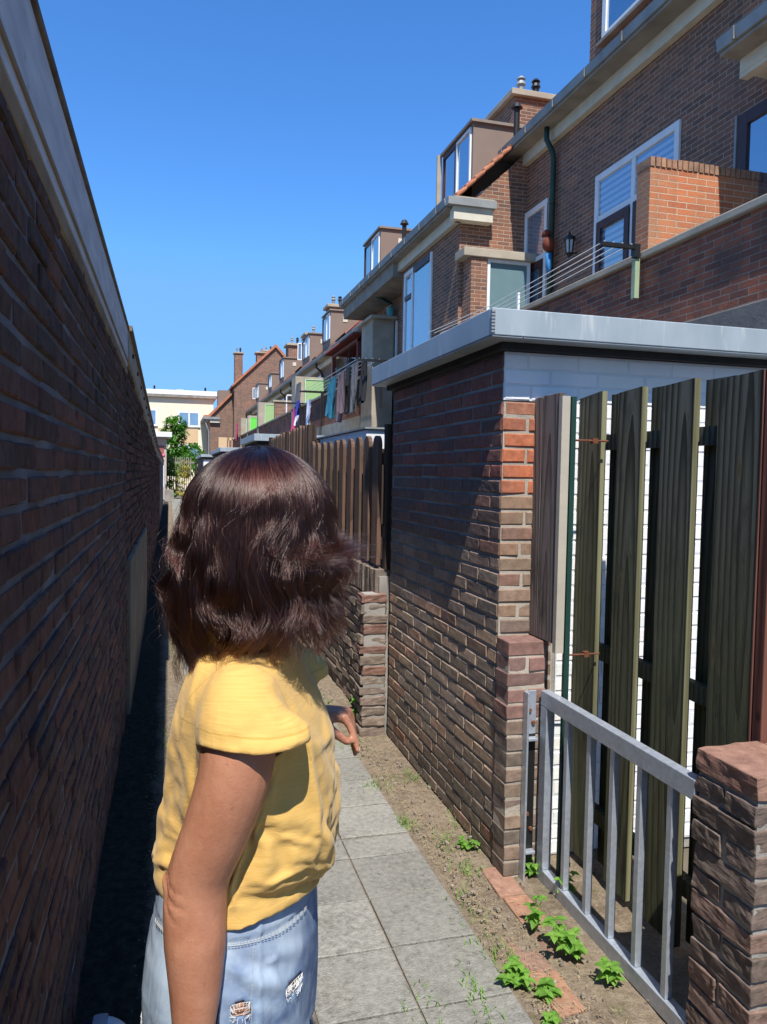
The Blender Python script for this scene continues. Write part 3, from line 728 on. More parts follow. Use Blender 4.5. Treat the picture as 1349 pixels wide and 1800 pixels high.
def gutter(parent, x, y0, y1, z, back, nm='gutter'):
    m = MB()
    # trough
    pr = [(x, z), (x+.012, z), (x+.03, z-.10), (x+.16, z-.11), (x+.16, z-.122), (x+.02, z-.115)]
    m.prism(pr, 'y', y0, y1); m.box(x+.16, y0, z-.12, x+.18, y1, z); g_ = m.build(nm, ZINC, parent)
    y = y0+.4; sm = bpy.data.materials.get('seam_grey') or m_plain('seam_grey', (.20, .2, .19), .7)
    while y < min(y1, 30): m = MB(); m.box(x-.006, y, z-.118, x+.165, y+.025, z+.006); m.build('seam', sm, g_); y += .9
    m = MB(); m.box(x+.05, y0+.01, z-.16, back-.002, y1-.01, z-.124); m.build('soffit', CONC, parent)
    m = MB(); m.box(back-.10, y0+.02, z-.34, back-.004, y1-.02, z-.162); m.build('cornice', FASC, parent)
    return g_
def downpipe(parent, x, y, z0, z1, xg, mat=None, r=.042):
    m = MB(); m.tube([(xg, y, z1), (xg+.0, y, z1-.22), (x-.09, y, z1-.40), (x-.07, y, z1-.50), (x-.07, y, z0)], r, 10); return m.build('downpipe', mat or DGREEN, parent, smooth=True)
def dormer(parent, x, y0, y1, z0, z1, openwin=False, depth=1.4, vent=False, mull=2):
    m = MB(); m.prism([(x, z0-.25), (x, z1), (x+depth, z1), (x+depth, z0+depth-.3)], 'y', y0, y1); d = m.build('dormer', DORM, parent)
    m = MB(); m.box(x-.05, y0-.05, z1+.002, x+depth, y1+.05, z1+.05); m.build('dormer_roof', m_plain('dormer_roof_edge', (.22, .18, .15), .7), d)
    n = mull; wdt = (y1-y0-.1)/n
    for i in range(n):
        a = y0+.05+i*wdt; q = m_ = MB()
        window(d, 'x', x, a+.01, a+wdt-.01, z0, z1-.06, fw_=.05, mf=MAROON if i % 2 else WHITE, mg=GLB, sill=False)
    if openwin:
        m = MB(); yy = y1+.02; m.box(x-.22, yy, z0+.05, x-.02, yy+.04, z0+.1); m.box(x-.22, yy, z1-.15, x-.02, yy+.04, z1-.1); m.box(x-.22, yy, z0+.1, x-.18, yy+.04, z1-.15); m.box(x-.06, yy, z0+.1, x-.02, yy+.04, z1-.15)
        f = m.build('open_casement', WHITE, d); m = MB(); m.box(x-.19, yy+.015, z0+.08, x-.05, yy+.02, z1-.12); m.build('pane', GLC, f)
    if vent: m = MB(); m.box(x+.45, y0-.02, z1-.38, x+.62, y0-.002, z1-.2); m.build('vent', FASC, d)
    return d
def chimney(parent, x0, x1, y0, y1, z0, z1, pots=2, mat=None, cap=.1):
    m = MB(); m.box(x0, y0, z0, x1, y1, z1); c = m.build('chimney', mat or HB2, parent)
    m = MB(); m.box(x0-cap, y0-cap, z1+.002, x1+cap, y1+cap, z1+.11); m.build('chimney_cap', CONCT, c, bevel=.01)
    for i in range(pots):
        xx = x0+(x1-x0)*(i+.7)/(pots+.4); yy = y0+.18
        m = MB(); m.tube([(xx, yy, z1+.11), (xx, yy, z1+.3), (xx, yy, z1+.31), (xx, yy, z1+.40), (xx, yy, z1+.41), (xx, yy, z1+.46)], [.06, .06, .09, .05, .085, .04], 10); m.build('flue', ZINC if i % 2 == 0 else BLACK, c)
    return c
def roofslope(parent, x0, z0, x1, z1, y0, y1, lab=None):
    m = MB(); m.prism([(x0, z0), (x0, z0+.07), (x1, z1+.07), (x1, z1)], 'y', y0, y1)
    t = NT('clay_roof_tiles') if 'clay_roof_tiles' not in bpy.data.materials else None
    if t:
        uv = t.n('UVMap'); uv.uv_map = 'uv'
        b = t.n('TexBrick', offset=0, inp={'Vector': uv.outputs[0], 'Color1': (.42, .16, .085, 1), 'Color2': (.30, .115, .07, 1), 'Mortar': (.12, .05, .03, 1), 'Scale': 1.0, 'Mortar Size': .02, 'Brick Width': .24, 'Row Height': .25})
        t.fin(b.outputs[0], .85, 0, t.bump(b.outputs['Fac'], -.6, .03), .25)
    return m.build('roof', bpy.data.materials['clay_roof_tiles'], parent)

# ---- house A: near recessed facade with balcony door (Y .. 12.1)
A = thing('terraced_house', 'nearest brick terraced house top right, with white framed balcony doors and long gutter', 'house', (5.8, 8, 0))
m = MB(); m.box(5.8, -3, 0, 10.5, 12.85, 6.98); m.build('wall', HB, A)
gutter(A, 5.4, 2, 12.45, 7.12, 5.8)
gx = MB(); gx.box(5.4, 12.452, 7.0, 5.58, 12.47, 7.12); gx.build('gutter_end', ZINC, A)
roofslope(A, 5.62, 7.1, 10.0, 11.2, 2, 12.85)
d = MB(); d.box(5.9, 1, 7.0, 9, 10.35, 9.6); d = d.build('wall_dormer', HB, A)
window(d, 'x', 5.9, 7.2, 9.98, 7.72, 9.3, mull=(8.95, 8.1), fw_=.10, mg=GLB, name='dormer_window')
downpipe(A, 5.8, 11.05, 2.6, 7.0, 5.6)
w1 = window(A, 'x', 5.8, 8.0, 9.86, 3.0, 5.80, mull=(8.93,), trans=(5.18,), fw_=.09, mg=GLBL, name='balcony_door', sill=False, label='white framed balcony door with maroon leaves and transom lights')
m = MB()
for a, b in ((8.97, 9.77), (8.09, 8.89)):
    m.box(5.748, a, 3.05, 5.762, a+.11, 5.13); m.box(5.748, b-.11, 3.05, 5.762, b, 5.13); m.box(5.748, a+.11, 5.02, 5.762, b-.11, 5.13); m.box(5.748, a+.11, 3.05, 5.762, b-.11, 3.3)
m.build('maroon_leaf', MAROON, w1, bevel=.004)
w2 = window(A, 'x', 5.8, 11.3, 12.15, 3.0, 6.0, trans=(5.12,), fw_=.09, mg=GLC, name='kitchen_door', sill=False, label='narrow white framed door with maroon leaf')
m = MB(); m.box(5.748, 11.39, 3.05, 5.762, 11.49, 5.07); m.box(5.748, 11.96, 3.05, 5.762, 12.06, 5.07); m.box(5.748, 11.49, 4.97, 5.762, 11.96, 5.07); m.build('maroon_leaf', MAROON, w2)
w3 = window(A, 'x', 5.8, 5.4, 7.0, 3.0, 5.40, mull=(6.1,), fw_=.13, mf=MAROON, mg=GLB, name='maroon_door', sill=False, label='maroon framed glazed door at the right edge')
m = MB(); m.box(5.76, 7.02, 3.2, 5.79, 7.05, 5.42); m.build('metal_strip', ZINC, A)
# brick soldier arch above door
# eave of the neighbouring bay at the top right edge
N_ = thing('terraced_house', 'projecting brick bay of the neighbouring house cut by the top right corner', 'house', (5.3, 4, 0))
m = MB(); m.box(5.55, -3, 3.0, 5.79, 5.9, 5.75); m.build('wall', HB, N_)
gutter(N_, 5.18, -3, 6.66, 5.9, 5.56)
m = MB(); m.box(5.45, 5.905, 5.60, 5.79, 6.62, 5.80); m.build('eave_return', FASC, N_)
m = MB(); m.prism([(5.2, 5.92), (5.79, 6.3), (5.79, 5.92)], 'y', -3, 6.6); m.build('roof', ZINC, N_)

# balcony of house A: slab, parapet, coping, partition
B = thing('balcony', 'long brick parapet balcony with pale stone coping on the right above the shed', 'balcony', (4.5, 8, 2.9))
m = MB(); m.box(4.505, -1, 2.99, 4.70, 12.0, 3.72); m.build('parapet', HBP, B)
m = MB(); m.box(4.455, -1, 3.723, 4.75, 12.02, 3.795); m.build('coping', CONCT, B, bevel=.012)
m = MB(); m.prism([(-1, 2.55), (6.9, 2.55), (6.9, 2.985), (-1, 2.985)], 'x', 4.48, 4.75)
tag(m.build('lintel_beam', CONCD, B, bevel=.01), 'dark cracked concrete beam under the parapet')
m = MB(); m.box(4.5, 6.92, 2.72, 4.75, 12.0, 2.985); m.box(4.76, -1, 2.75, 5.79, 12.0, 2.93); m.build('floor_slab', CONCT, B)
m = MB(); m.box(4.52, -1, 0, 4.72, 1.5, 2.54); m.box(4.52, 6.6, 0, 4.72, 6.95, 2.54); m.box(4.52, 11.5, 0, 4.8, 12.0, 2.7); m.build('column', CONCT, B)
pw = MB(); pw.box(4.52, 6.70, 3.80, 5.79, 6.92, 4.62)
pw = tag(pw.build('brick_partition', HBO, B), 'bright orange brick partition standing on the balcony')
m = MB(); y = 0; x = 4.515
while x < 5.78: m.box(x, 6.69, 4.622, x+.05, 6.93, 4.71+U(-.004, .004), vary((.40, .2, .11), .15), .003); x += .062
m.build('upright_cap_bricks', BR, pw)
# clothes line on the parapet
L = thing('clothes_rack', 'wall mounted clothes line with a black arm and pale green bracket on the near balcony', 'clothes line', (4.45, 6.75, 3.5))
m = MB(); m.box(4.40, 6.72, 3.34, 4.45, 6.78, 3.72); m.build('green_bracket', PGREEN, L)
m = MB(); m.box(4.38, 6.70, 3.73, 4.44, 6.76, 3.86); m.build('arm_mount', BLACK, L)
m = MB(); m.box(4.02, 6.71, 3.81, 4.379, 6.75, 3.85); m.build('arm', BLACK, L)
m = MB()
for i in range(4): m.tube([(4.06+i*.1, 6.73, 3.86), (4.06+i*.1, 9.4, 3.80), (4.06+i*.1, 12.0, 3.88)], .005, 5)
m.build('line_wires', m_plain('white_line', (.6, .6, .58), .6), L)
m = MB(); m.box(4.40, 9.38, 3.62, 4.43, 9.42, 3.98); m.build('support_peg', WHITE, L)
# lamp, parrot, dish
t = thing('wall_lantern', 'small black lantern lamp on the brick wall left of the balcony door', 'wall lamp', (5.72, 10.35, 4.9))
m = MB(); m.tube([(5.79, 10.35, 4.88), (5.66, 10.35, 4.86), (5.66, 10.35, 4.92)], .012, 6); m.build('bracket', BLACK, t)
m = MB(); m.tube([(5.66, 10.35, 5.18), (5.66, 10.35, 5.12), (5.66, 10.35, 5.10), (5.66, 10.35, 5.05)], [.008, .03, .085, .09], 8); m.tube([(5.66, 10.35, 4.86), (5.66, 10.35, 4.80)], [.05, .01], 8); m.build('cap', BLACK, t)
m = MB(); m.tube([(5.66, 10.35, 5.05), (5.66, 10.35, 4.87)], [.07, .045], 6); m.build('lamp_glass', m_plain('lamp_glass_pale', (.45, .5, .52), .2), t)
m = MB()
for k in range(6): a = k*math.pi/3; m.tube([(5.66+.075*math.cos(a), 10.35+.075*math.sin(a), 5.05), (5.66+.05*math.cos(a), 10.35+.05*math.sin(a), 4.86)], .008, 4)
m.build('lamp_bars', BLACK, t)
t = thing('hanging_parrot', 'red and blue parrot ornament hanging beside the green downpipe', 'ornament', (5.5, 11.0, 5.0))
def blob(m, c, r, sx=1, sy=1, sz=1, n=10):
    b = len(m.v)
    for i in range(n+1):
        th = math.pi*i/n
        for k in range(2*n):
            ph = math.pi*k/n; m.v.append((c[0]+r*sx*math.sin(th)*math.cos(ph), c[1]+r*sy*math.sin(th)*math.sin(ph), c[2]+r*sz*math.cos(th)))
    for i in range(n):
        for k in range(2*n): m.face((b+i*2*n+k, b+i*2*n+(k+1) % (2*n), b+(i+1)*2*n+(k+1) % (2*n), b+(i+1)*2*n+k))
red = m_plain('dull_red', (.16, .035, .015), .8); blu = m_plain('bird_blue', (.03, .19, .42), .6)
m = MB(); blob(m, (5.62, 10.93, 5.15), .095, 1, 1, 1.25); m.build('body', red, t, smooth=True)
m = MB(); blob(m, (5.62, 11.0, 5.33), .065); m.tube([(5.62, 11.06, 5.37), (5.62, 11.13, 5.34), (5.62, 11.12, 5.29)], [.03, .02, .004], 6); m.build('head', red, t, smooth=True)
m = MB(); m.tube([(5.62, 10.92, 5.0), (5.62, 10.90, 4.82), (5.62, 10.88, 4.66)], [.05, .055, .01], 8); m.build('tail', blu, t, smooth=True)
m = MB(); m.tube([(5.62, 11.0, 5.42), (5.62, 11.0, 5.8), (5.79, 11.0, 5.8)], .006, 5); m.build('hanger', BLACK, t)
t = thing('outdoor_socket', 'small round white fitting on the brick wall left of the narrow door', 'wall fitting', (5.75, 12.45, 5.3))
m = MB(); m.tube([(5.79, 12.38, 5.35), (5.74, 12.38, 5.35), (5.72, 12.38, 5.35)], [.09, .09, .05], 12); m.build('cover', WHITE, t); 
m = MB(); m.tube([(5.79, 12.38, 5.25), (5.65, 12.38, 5.28), (5.65, 12.38, 5.4)], .012, 6); m.build('stem', WHITE, t)

# ---- house B: bay at Y 12.1 .. 15.3, recessed part .. 20
Bh = thing('terraced_house', 'middle brick house with a projecting bay, verge tiles and a brown dormer', 'house', (4.6, 12.1, 0))
m = MB(); m.prism([(4.6, 0), (4.6, 5.93), (5.9, 7.12), (5.9, 0)], 'y', 12.1, 15.35); m.build('bay_wall', HB2, Bh)
m = MB(); m.box(5.02, 15.352, 0, 9, 20.0, 5.9); m.build('wall', HB2, Bh)
m = MB(); m.box(5.9005, 12.86, 0, 9, 15.35, 7.0); m.build('party_wall', HB2, Bh)
gutter(Bh, 4.28, 12.0, 20.1, 6.06, 4.6)
m = MB(); m.box(4.4, 15.36, 5.62, 5.0, 20.0, 5.9); m.build('eave_soffit', CONC, Bh)
m = MB(); m.box(4.30, 11.84, 5.93, 5.14, 11.98, 6.05); m.build('gutter_return', ZINC, Bh)
m = MB(); m.box(4.42, 11.9, 5.72, 5.10, 12.09, 5.928); m.build('cornice_return', FASC, Bh)
m = MB(); m.box(4.42, 11.86, 6.052, 5.12, 12.3, 6.075); m.build('ledge_top', CONCT, Bh)
roofslope(Bh, 4.45, 6.06, 9.3, 10.75, 12.02, 20.0)
m = MB()
for i in range(8):
    x0 = 4.50+i*.155; z0 = 6.10+i*.148
    m.prism([(x0-.02, z0-.02), (x0+.16, z0+.125), (x0+.15, z0+.185), (x0-.03, z0+.06)], 'y', 11.93, 12.12, vary((.5, .2, .1), .2))
m.build('verge_tiles', TILE, Bh, bevel=.02)
window(Bh, 'x', 4.6, 13.42, 15.12, 3.6, 5.62, mull=(14.58,), trans=(), fw_=.09, mg=GLC, sill=False)
m = MB(); m.box(4.562, 14.62, 5.06, 4.575, 15.05, 5.14); m.box(4.562, 13.5, 5.5, 4.575, 14.5, 5.62); m.build('window_transom', MAROON, Bh)
downpipe(Bh, 5.02, 17.3, 2.6, 5.9, 4.5)
dd = dormer(Bh, 5.0, 12.6, 14.1, 6.55, 7.62, False, 1.2)
m = MB(); m.box(4.90, 14.16, 6.6, 4.99, 14.2, 7.66); m.build('open_shutter', CONCT, dd)
dormer(Bh, 5.0, 18.6, 20.2, 6.7, 7.62, False, 1.3, vent=True)
chimney(Bh, 6.02, 6.74, 13.2, 14.6, 7.0, 8.48, 2, cap=.08)
m = MB(); m.tube([(5.62, 12.2, 7.3), (5.62, 12.2, 7.75), (5.62, 12.2, 7.76), (5.62, 12.2, 7.84)], [.05, .05, .1, .05], 10); m.build('flue_pipe', BLACK, Bh)
m = MB(); m.tube([(5.0, 16.6, 6.5), (5.0, 16.6, 7.1), (5.0, 16.6, 7.11), (5.0, 16.6, 7.2)], [.05, .05, .1, .05], 10); m.build('flue_pipe', BLACK, Bh)
# partition in plane Y=11.95 between the balconies
P_ = thing('balcony_partition', 'brick balcony divider with a teal panel in a white frame under a stone lintel', 'partition', (5.1, 11.9, 3))
m = MB(); m.box(4.66, 11.7, 3.0, 4.93, 12.08, 5.08); m.build('brick_pier', HB2, P_)
m = MB(); m.box(4.52, 11.66, 5.083, 5.79, 12.09, 5.22); m.build('stone_lintel', CONCT, P_, bevel=.01)
f = MB(); f.box(4.95, 11.72, 3.8, 5.0, 11.78, 5.08); f.box(5.66, 11.72, 3.8, 5.71, 11.78, 5.08); f.box(5.0, 11.72, 5.03, 5.66, 11.78, 5.08); f = f.build('white_frame', WHITE, P_)
m = MB(); m.box(5.0, 11.75, 3.0, 5.66, 11.77, 5.03); m.build('teal_panel', TEAL, P_)

# grey fin + blue bucket
F = thing('balcony_partition', 'tall tan concrete balcony divider with a narrow green panel beyond the bay', 'partition', (4.7, 17.2, 0))
m = MB(); m.prism([(4.46, 0), (4.90, 0), (4.97, 5.1), (4.46, 5.1)], 'y', 17.15, 18.2); m.build('concrete_fin', CONCT, F)
m = MB(); m.box(4.38, 17.0, 5.102, 5.0, 18.3, 5.17); m.build('cap', CONCT, F)
m = MB(); m.box(4.975, 17.02, 3.2, 5.015, 17.10, 5.08); m.build('frame', WHITE, F)
m = MB(); m.box(5.02, 17.05, 3.2, 5.5, 17.1, 5.0); m.build('green_panel', LGREEN, F)
t = thing('plastic_bucket', 'turquoise bucket standing on top of the tan balcony divider', 'bucket', (4.8, 17.1, 5.17))
m = MB(); m.tube([(4.86, 17.1, 5.172), (4.86, 17.1, 5.36)], [.07, .10], 12); m.build('pail', m_plain('turquoise_plastic', (.06, .30, .32), .5), t)
m = MB(); m.tube([(4.76, 17.1, 5.36), (4.86, 17.03, 5.42), (4.96, 17.1, 5.36)], .006, 5); m.build('handle', WHITE, t)

# ---- row houses further on
def rowhouse(y0, y1, lab, spec):
    t = thing('terraced_house', lab, 'house', (5.8, y0, 0), 'row of brick terraced houses receding on the right')
    m = MB(); m.box(5.8, y0+.001, 0, 11, y1-.001, 5.86); m.build('wall', HBR, t)
    gutter(t, 5.4, y0+.01, y1-.01, 6.0, 5.8)
    roofslope(t, 5.62, 6.0, 9.4, 9.7, y0, y1)
    for k in spec.get('d', ()): dormer(t, 5.6, *k)
    for k in spec.get('c', ()): chimney(t, *k)
    for a, b in spec.get('w', ()):
        window(t, 'x', 5.8, a, b, 3.9, 5.45, mull=((a+b)/2,), fw_=.08)
    for a in spec.get('p', ()): downpipe(t, 5.8, a, 2.6, 5.9, 5.5, BLACK)
    for a, b in spec.get('w', ()):
        window(t, 'x', 5.8, a, b, .9, 2.3, mull=((a+b)/2,), fw_=.08, mg=GLD)
    return t
rowhouse(20.0, 29.2, 'nearest of the receding row houses, with a red pergola balcony and laundry', dict(d=((27.6, 29.1, 6.45, 7.45, False, 1.3, True),), c=((5.72, 6.32, 29.12-.7, 29.12, 6.6, 7.75, 2),), w=((20.6, 21.8), (23.2, 24.8), (26.4, 27.8)), p=(25.2,)))
rowhouse(29.2, 38.5, 'second receding row house, with an open dormer window and large green divider', dict(d=((31.9, 33.7, 6.45, 7.35, True, 1.2, True),), c=((5.9, 6.6, 34.5, 35.4, 6.8, 7.75, 1),), w=((30.2, 31.6), (34.2, 35.8)), p=(29.8, 36.5)))
rowhouse(38.5, 48.0, 'third receding row house, with two small dormers and a chimney', dict(d=((39.4, 41.0, 6.45, 7.4, False, 1.2, True), (44.2, 45.8, 6.45, 7.2, False, 1.2)), c=((6.0, 6.7, 40.6, 41.6, 7, 8.25, 2),), w=((40.2, 41.6), (44.2, 45.8)), p=(39.8,)))
rowhouse(48.0, 58.0, 'farthest receding row house, ending against the big brick gable', dict(d=((50.8, 52.6, 6.45, 7.35, True, 1.3, True),), c=(), w=((49.2, 50.6), (53.2, 54.8)), p=(48.9, 55)))
# balconies of row 3
for (a, b, lab) in ((18.25, 29.2, 'balcony of the first receding house hung with laundry'), (29.2, 38.5, 'balcony parapet in front of the large green divider'), (38.5, 58, 'farthest brick balcony parapet with green dividers')):
    t = thing('balcony', lab, 'balcony', (4.5, a, 2.8), 'balconies along the receding row')
    m = MB(); m.box(4.52, a+.01, 3.0, 4.68, b-.01, 3.88); m.build('parapet', HBP, t)
    m = MB(); m.box(4.46, a+.01, 3.883, 4.74, b-.01, 3.95); m.build('coping', CONC, t)
    m = MB(); m.box(4.49, a+.01, 2.66, 4.72, b-.01, 2.995); m.box(4.73, a+.01, 2.75, 5.79, b-.01, 2.95); m.build('floor_slab', CONCT, t)
    m = MB(); m.box(4.5, b-.5, 0, 4.9, b-.02, 2.65); m.build('column', CONCT, t)
    if a < 20:
        m = MB(); m.box(5.0, 18.6, 1.9, 5.75, 26, 2.6); m.build('yellow_ceiling_band', PEACH, t)
def divider(y, x1, zt, mat, lab, thick=.25, pan=(.2, .0)):
    t = thing('balcony_partition', lab, 'partition', (4.6, y, 3.2), 'green balcony dividers along the receding row')
    m = MB(); m.box(4.46, y+.05, 3.0, 4.46+pan[0]+.12, y+.05+thick, zt); m.box(4.46, y+.05, zt+.002, x1, y+.05+thick, zt+.07); m.build('concrete_frame', CONCT, t)
    m = MB(); m.box(4.46+pan[0]+.125, y, 3.2, 4.46+pan[0]+.165, y+.06, zt-.01); m.box(4.46+pan[0]+.17, y, zt-.05, x1, y+.06, zt-.01); m.build('pale_trim', m_plain('pale_green_trim', (.45, .58, .40), .6), t)
    m = MB(); m.box(4.46+pan[0]+.17, y+.02, 3.2, x1-.01, y+.05, zt-.055); m.build('panel', mat, t)
divider(28.3, 5.75, 5.05, LGREEN, 'large light green balcony divider panel beside the grey hoodie', .9, (.22, 0))
divider(40.6, 5.5, 5.15, LGREEN, 'smaller pale green balcony divider left of the brick partition', .6, (.2, 0))
divider(46.3, 5.6, 4.85, VGREEN, 'vivid bright green screen on the far balcony', .3, (.0, 0))
divider(50.8, 5.2, 5.0, LGREEN, 'farthest pale green divider next to the vivid green screen', .3, (.2, 0))
t = thing('balcony_partition', 'plain brown brick divider between two green panels far down the row', 'partition', (4.7, 36, 3.2))
m = MB(); m.box(4.7, 36.0, 3.0, 5.6, 36.2, 4.85); m.build('brick_panel', HBR, t)
m = MB(); m.box(4.62, 35.95, 4.853, 5.65, 36.25, 4.93); m.build('coping', CONCT, t)
# red pergola
t = thing('pergola', 'dark red balcony pergola with a corrugated roof and hanging baskets', 'pergola', (4.8, 21, 3.9))
redw = m_plain('red_brown_pergola', (.17, .035, .025), .7, var=.2)
m = MB()
for y in (22.3, 19.2): m.box(4.6, y, 3.95, 4.7, y+.1, 5.0)
m.box(4.6, 19.2, 4.95, 4.68, 22.4, 5.03); m.box(5.3, 22.3, 3.95, 5.4, 22.4, 5.1); m.build('frame', redw, t)
m = MB(); n = 26
for i in range(n):
    y0 = 18.9+i*.145
    m.prism([(y0, 5.05), (y0+.07, 5.11), (y0+.145, 5.05), (y0+.145, 5.065), (y0+.07, 5.125), (y0, 5.065)], 'x', 4.42, 5.78)
m.build('corrugated_roof', redw, t)
m = MB(); m.box(4.61, 22.5, 3.95, 4.95, 22.53, 4.95); m.build('pale_screen', PEACH, t)
m = MB(); m.box(5.1, 22.42, 4.45, 5.78, 22.45, 4.98); m.build('window_light', GLC, t)
for y in (20.4, 21.6):
    b = thing('hanging_basket', 'hanging flower basket under the red pergola, ' + ('nearer one' if y < 21 else 'farther one'), 'basket', (4.7, y, 4.5), 'hanging baskets under the pergola')
    m = MB(); m.tube([(4.68, y, 4.42), (4.68, y, 4.55)], [.10, .16], 10); m.build('bowl', m_plain('basket_grey', (.12, .14, .15), .7), b)
    m = MB()
    for k in range(3): a = k*2.1; m.tube([(4.68+.15*math.cos(a), y+.15*math.sin(a), 4.55), (4.68, y, 4.95)], .006, 4)
    m.build('chain', BLACK, b)
# ---- big gable and lower wing
G_ = thing('gable_house', 'tall plain brown gable end with a red tiled verge at the end of the row', 'house', (5, 58, 0))
GB = m_plain('smooth_brown_brick', (.24, .14, .10), .9, var=.08, vs=1)
m = MB(); m.prism([(4.6, 0), (4.6, 7.9), (7.6, 10.9), (8.6, 9.8), (8.6, 0)], 'y', 58.02, 68); m.build('gable_wall', HBR, G_)
m = MB(); m.prism([(4.45, 7.82), (4.4, 7.95), (7.6, 11.13), (8.7, 9.95), (8.6, 9.82), (7.6, 10.9)], 'y', 57.85, 68); m.build('verge_roof', TILE, G_)
chimney(G_, 6.35, 7.1, 59, 60, 9.5, 10.55, 1, cap=.12); chimney(G_, 7.0, 7.9, 61, 62, 9.8, 11.0, 2, cap=.15)
chimney(G_, 4.62, 5.2, 58.1, 58.9, 7.9, 10.3, 2, cap=.08)
W_ = thing('gable_house', 'lower brown brick wing with a sloping tiled edge left of the tall gable', 'house', (3, 59, 0))
m = MB(); m.prism([(2.9, 0), (2.9, 5.6), (4.58, 7.4), (4.58, 0)], 'y', 59, 70); m.build('wall', HBR, W_)
m = MB(); m.prism([(2.45, 5.75), (2.75, 5.75), (4.58, 7.6), (4.58, 7.42), (2.9, 5.62), (2.45, 5.62)], 'y', 58.8, 70); m.build('tile_edge', TILE, W_)
m = MB(); m.box(2.38, 58.7, 5.45, 3.6, 58.99, 5.62); m.box(2.38, 59, 5.45, 2.89, 70, 5.61); m.build('eave', ZINC, W_)
m = MB(); m.box(2.9, 58.8, 5.2, 3.6, 58.98, 5.44); m.build('eave_shadow_board', FASC, W_)
m = MB(); m.tube([(2.5, 58.9, 5.45), (2.6, 58.9, 5.1), (2.82, 58.9, 4.5), (2.82, 58.9, 1)], .05, 8); m.build('downpipe', ZINC, W_)
m = MB(); m.box(3.3, 58.5, 1.5, 5.2, 58.7, 2.9); m.build('balcony_front', HBR, W_)
m = MB(); m.box(3.5, 58.3, 3.2, 4.1, 58.36, 4.1); m.box(4.2, 58.3, 2.9, 4.26, 58.36, 4.1); m.box(4.45, 58.3, 2.9, 4.51, 58.36, 4.1); m.box(4.15, 58.3, 3.9, 4.6, 58.36, 4.1); m.build('timber_screen', PEACH, W_)
m = MB(); m.prism([(2.95+.6, 6.3), (2.95+.6, 7.75), (4.5, 7.75), (4.5, 7.2)], 'y', 60, 61.5); m.build('dormer', DORM, W_)
# ---- cream block across the end
C_ = thing('apartment_block', 'cream rendered flat roofed block closing the far end of the alley', 'building', (0, 64, 0))
m = MB(); m.box(-14, 64, 0, 3.4, 74, 7.6); m.build('wall', LITB, C_)
m = MB(); m.box(-14.2, 63.7, 7.602, 3.75, 74.2, 7.98); m.build('roof_edge', WHITE, C_, bevel=.02)
m = MB(); m.box(-14.1, 63.72, 7.42, 3.6, 63.98, 7.598); m.build('soffit', CONC, C_)
m = MB(); m.box(-.9, 63.96, 3.7, 2.2, 63.998, 4.95); m.build('peach_band', PEACH, C_)
sc = 64/1350
window(C_, 'y', 64, .62, 2.35, 5.1, 6.35, mull=(1.5,), fw_=.14, mg=GLC)
window(C_, 'y', 64, -2.9, -.95, 5.1, 6.45, mull=(-1.9,), fw_=.14, mg=GLC)
window(C_, 'y', 64, .62, 2.35, 2.6, 3.7, mull=(1.5,), fw_=.14, mg=GLC)
m = MB(); m.box(.55, 66, 7.98, 1.1, 66.6, 8.25); m.build('roof_outlet', WHITE, C_)
m = MB(); m.tube([(-1.2, 65, 7.98), (-1.2, 65, 8.4)], .08, 6); m.tube([(2.8, 65, 7.98), (2.8, 65, 8.4)], .08, 6); m.build('vent_pipe', BLACK, C_)
# ---- little white-roofed shed at far left
t = thing('garden_shed', 'small far shed with a white flat roof at the end of the left wall', 'shed', (-.5, 43, 0))
m = MB(); m.box(-1.4, 43, 0, -.16, 45, 3.35); m.build('wall', m_plain('pinkish_wall', (.45, .36, .32), .9), t)
m = MB(); m.box(-1.5, 42.6, 3.352, .12, 45.2, 3.62); m.build('roof', WHITE, t, bevel=.01)
m = MB(); m.box(-1.0, 42.96, 2.2, -.3, 42.995, 2.9); m.build('red_panel', m_plain('dusty_red', (.3, .09, .08), .8), t)
t = thing('pink_balloon', 'small pink hanging thing beside the far shed post', 'decoration', (-.25, 42, 2.3))
m = MB(); blob(m, (-.3, 42.0, 2.35), .085, 1, 1, 1.2, 6); m.build('body', m_plain('pink_plastic', (.65, .12, .2), .5), t, smooth=True)
m = MB(); m.tube([(-.3, 42, 2.2), (-.3, 42, .7)], .035, 6); m.build('white_pole', WHITE, t)
t = thing('concrete_block', 'pale low concrete step at the end of the left wall', 'step', (-.2, 40, 0))
m = MB(); m.prism([(-.24, 0), (.25, 0), (.2, .55), (.0, .62), (-.24, .6)], 'y', 40.2, 40.9); m.build('block', CONC, t)
# ================================================================ laundry
def cloth_item(name, lab, mat, x, y, z, wd, ln, grp='laundry on the balcony line', taper=.0, legs=False):
    m = MB(); n = 10; k = 12
    vs = []
    for j in range(k+1):
        f = j/k
        for i in range(n+1):
            a = i/n-.5; ww = wd*(1+taper*f); dx = .04*math.sin(a*9+f*2+y*3)*(.3+f)
            vs.append((x+dx-.03*f, y+a*ww, z-ln*f-.03*math.sin(a*14+y)*f))
    b = [(p[0]+.025, p[1], p[2]) for p in vs]
    fs = []
    W = n+1
    for j in range(k):
        for i in range(n):
            if legs and j > k*.35 and i in (4, 5): continue
            q = j*W+i; fs.append((q, q+1, q+W+1, q+W)); fs.append(tuple(len(vs)+t_ for t_ in (q+W, q+W+1, q+1, q)))
    m.add(vs+b, fs)
    o = m.build(name, mat, None, smooth=True, loc=(x, y, z), fix=False)
    return tag(o, lab, 'laundry', grp)
def cm(n, c): return m_plain(n, c, .9, var=.15, vs=8)
teal = cm('teal_cloth', (.02, .16, .24)); mauve = cm('mauve_cloth', (.16, .11, .12)); blk = cm('black_cloth', (.02, .02, .022)); gry = cm('grey_cloth', (.13, .13, .14))
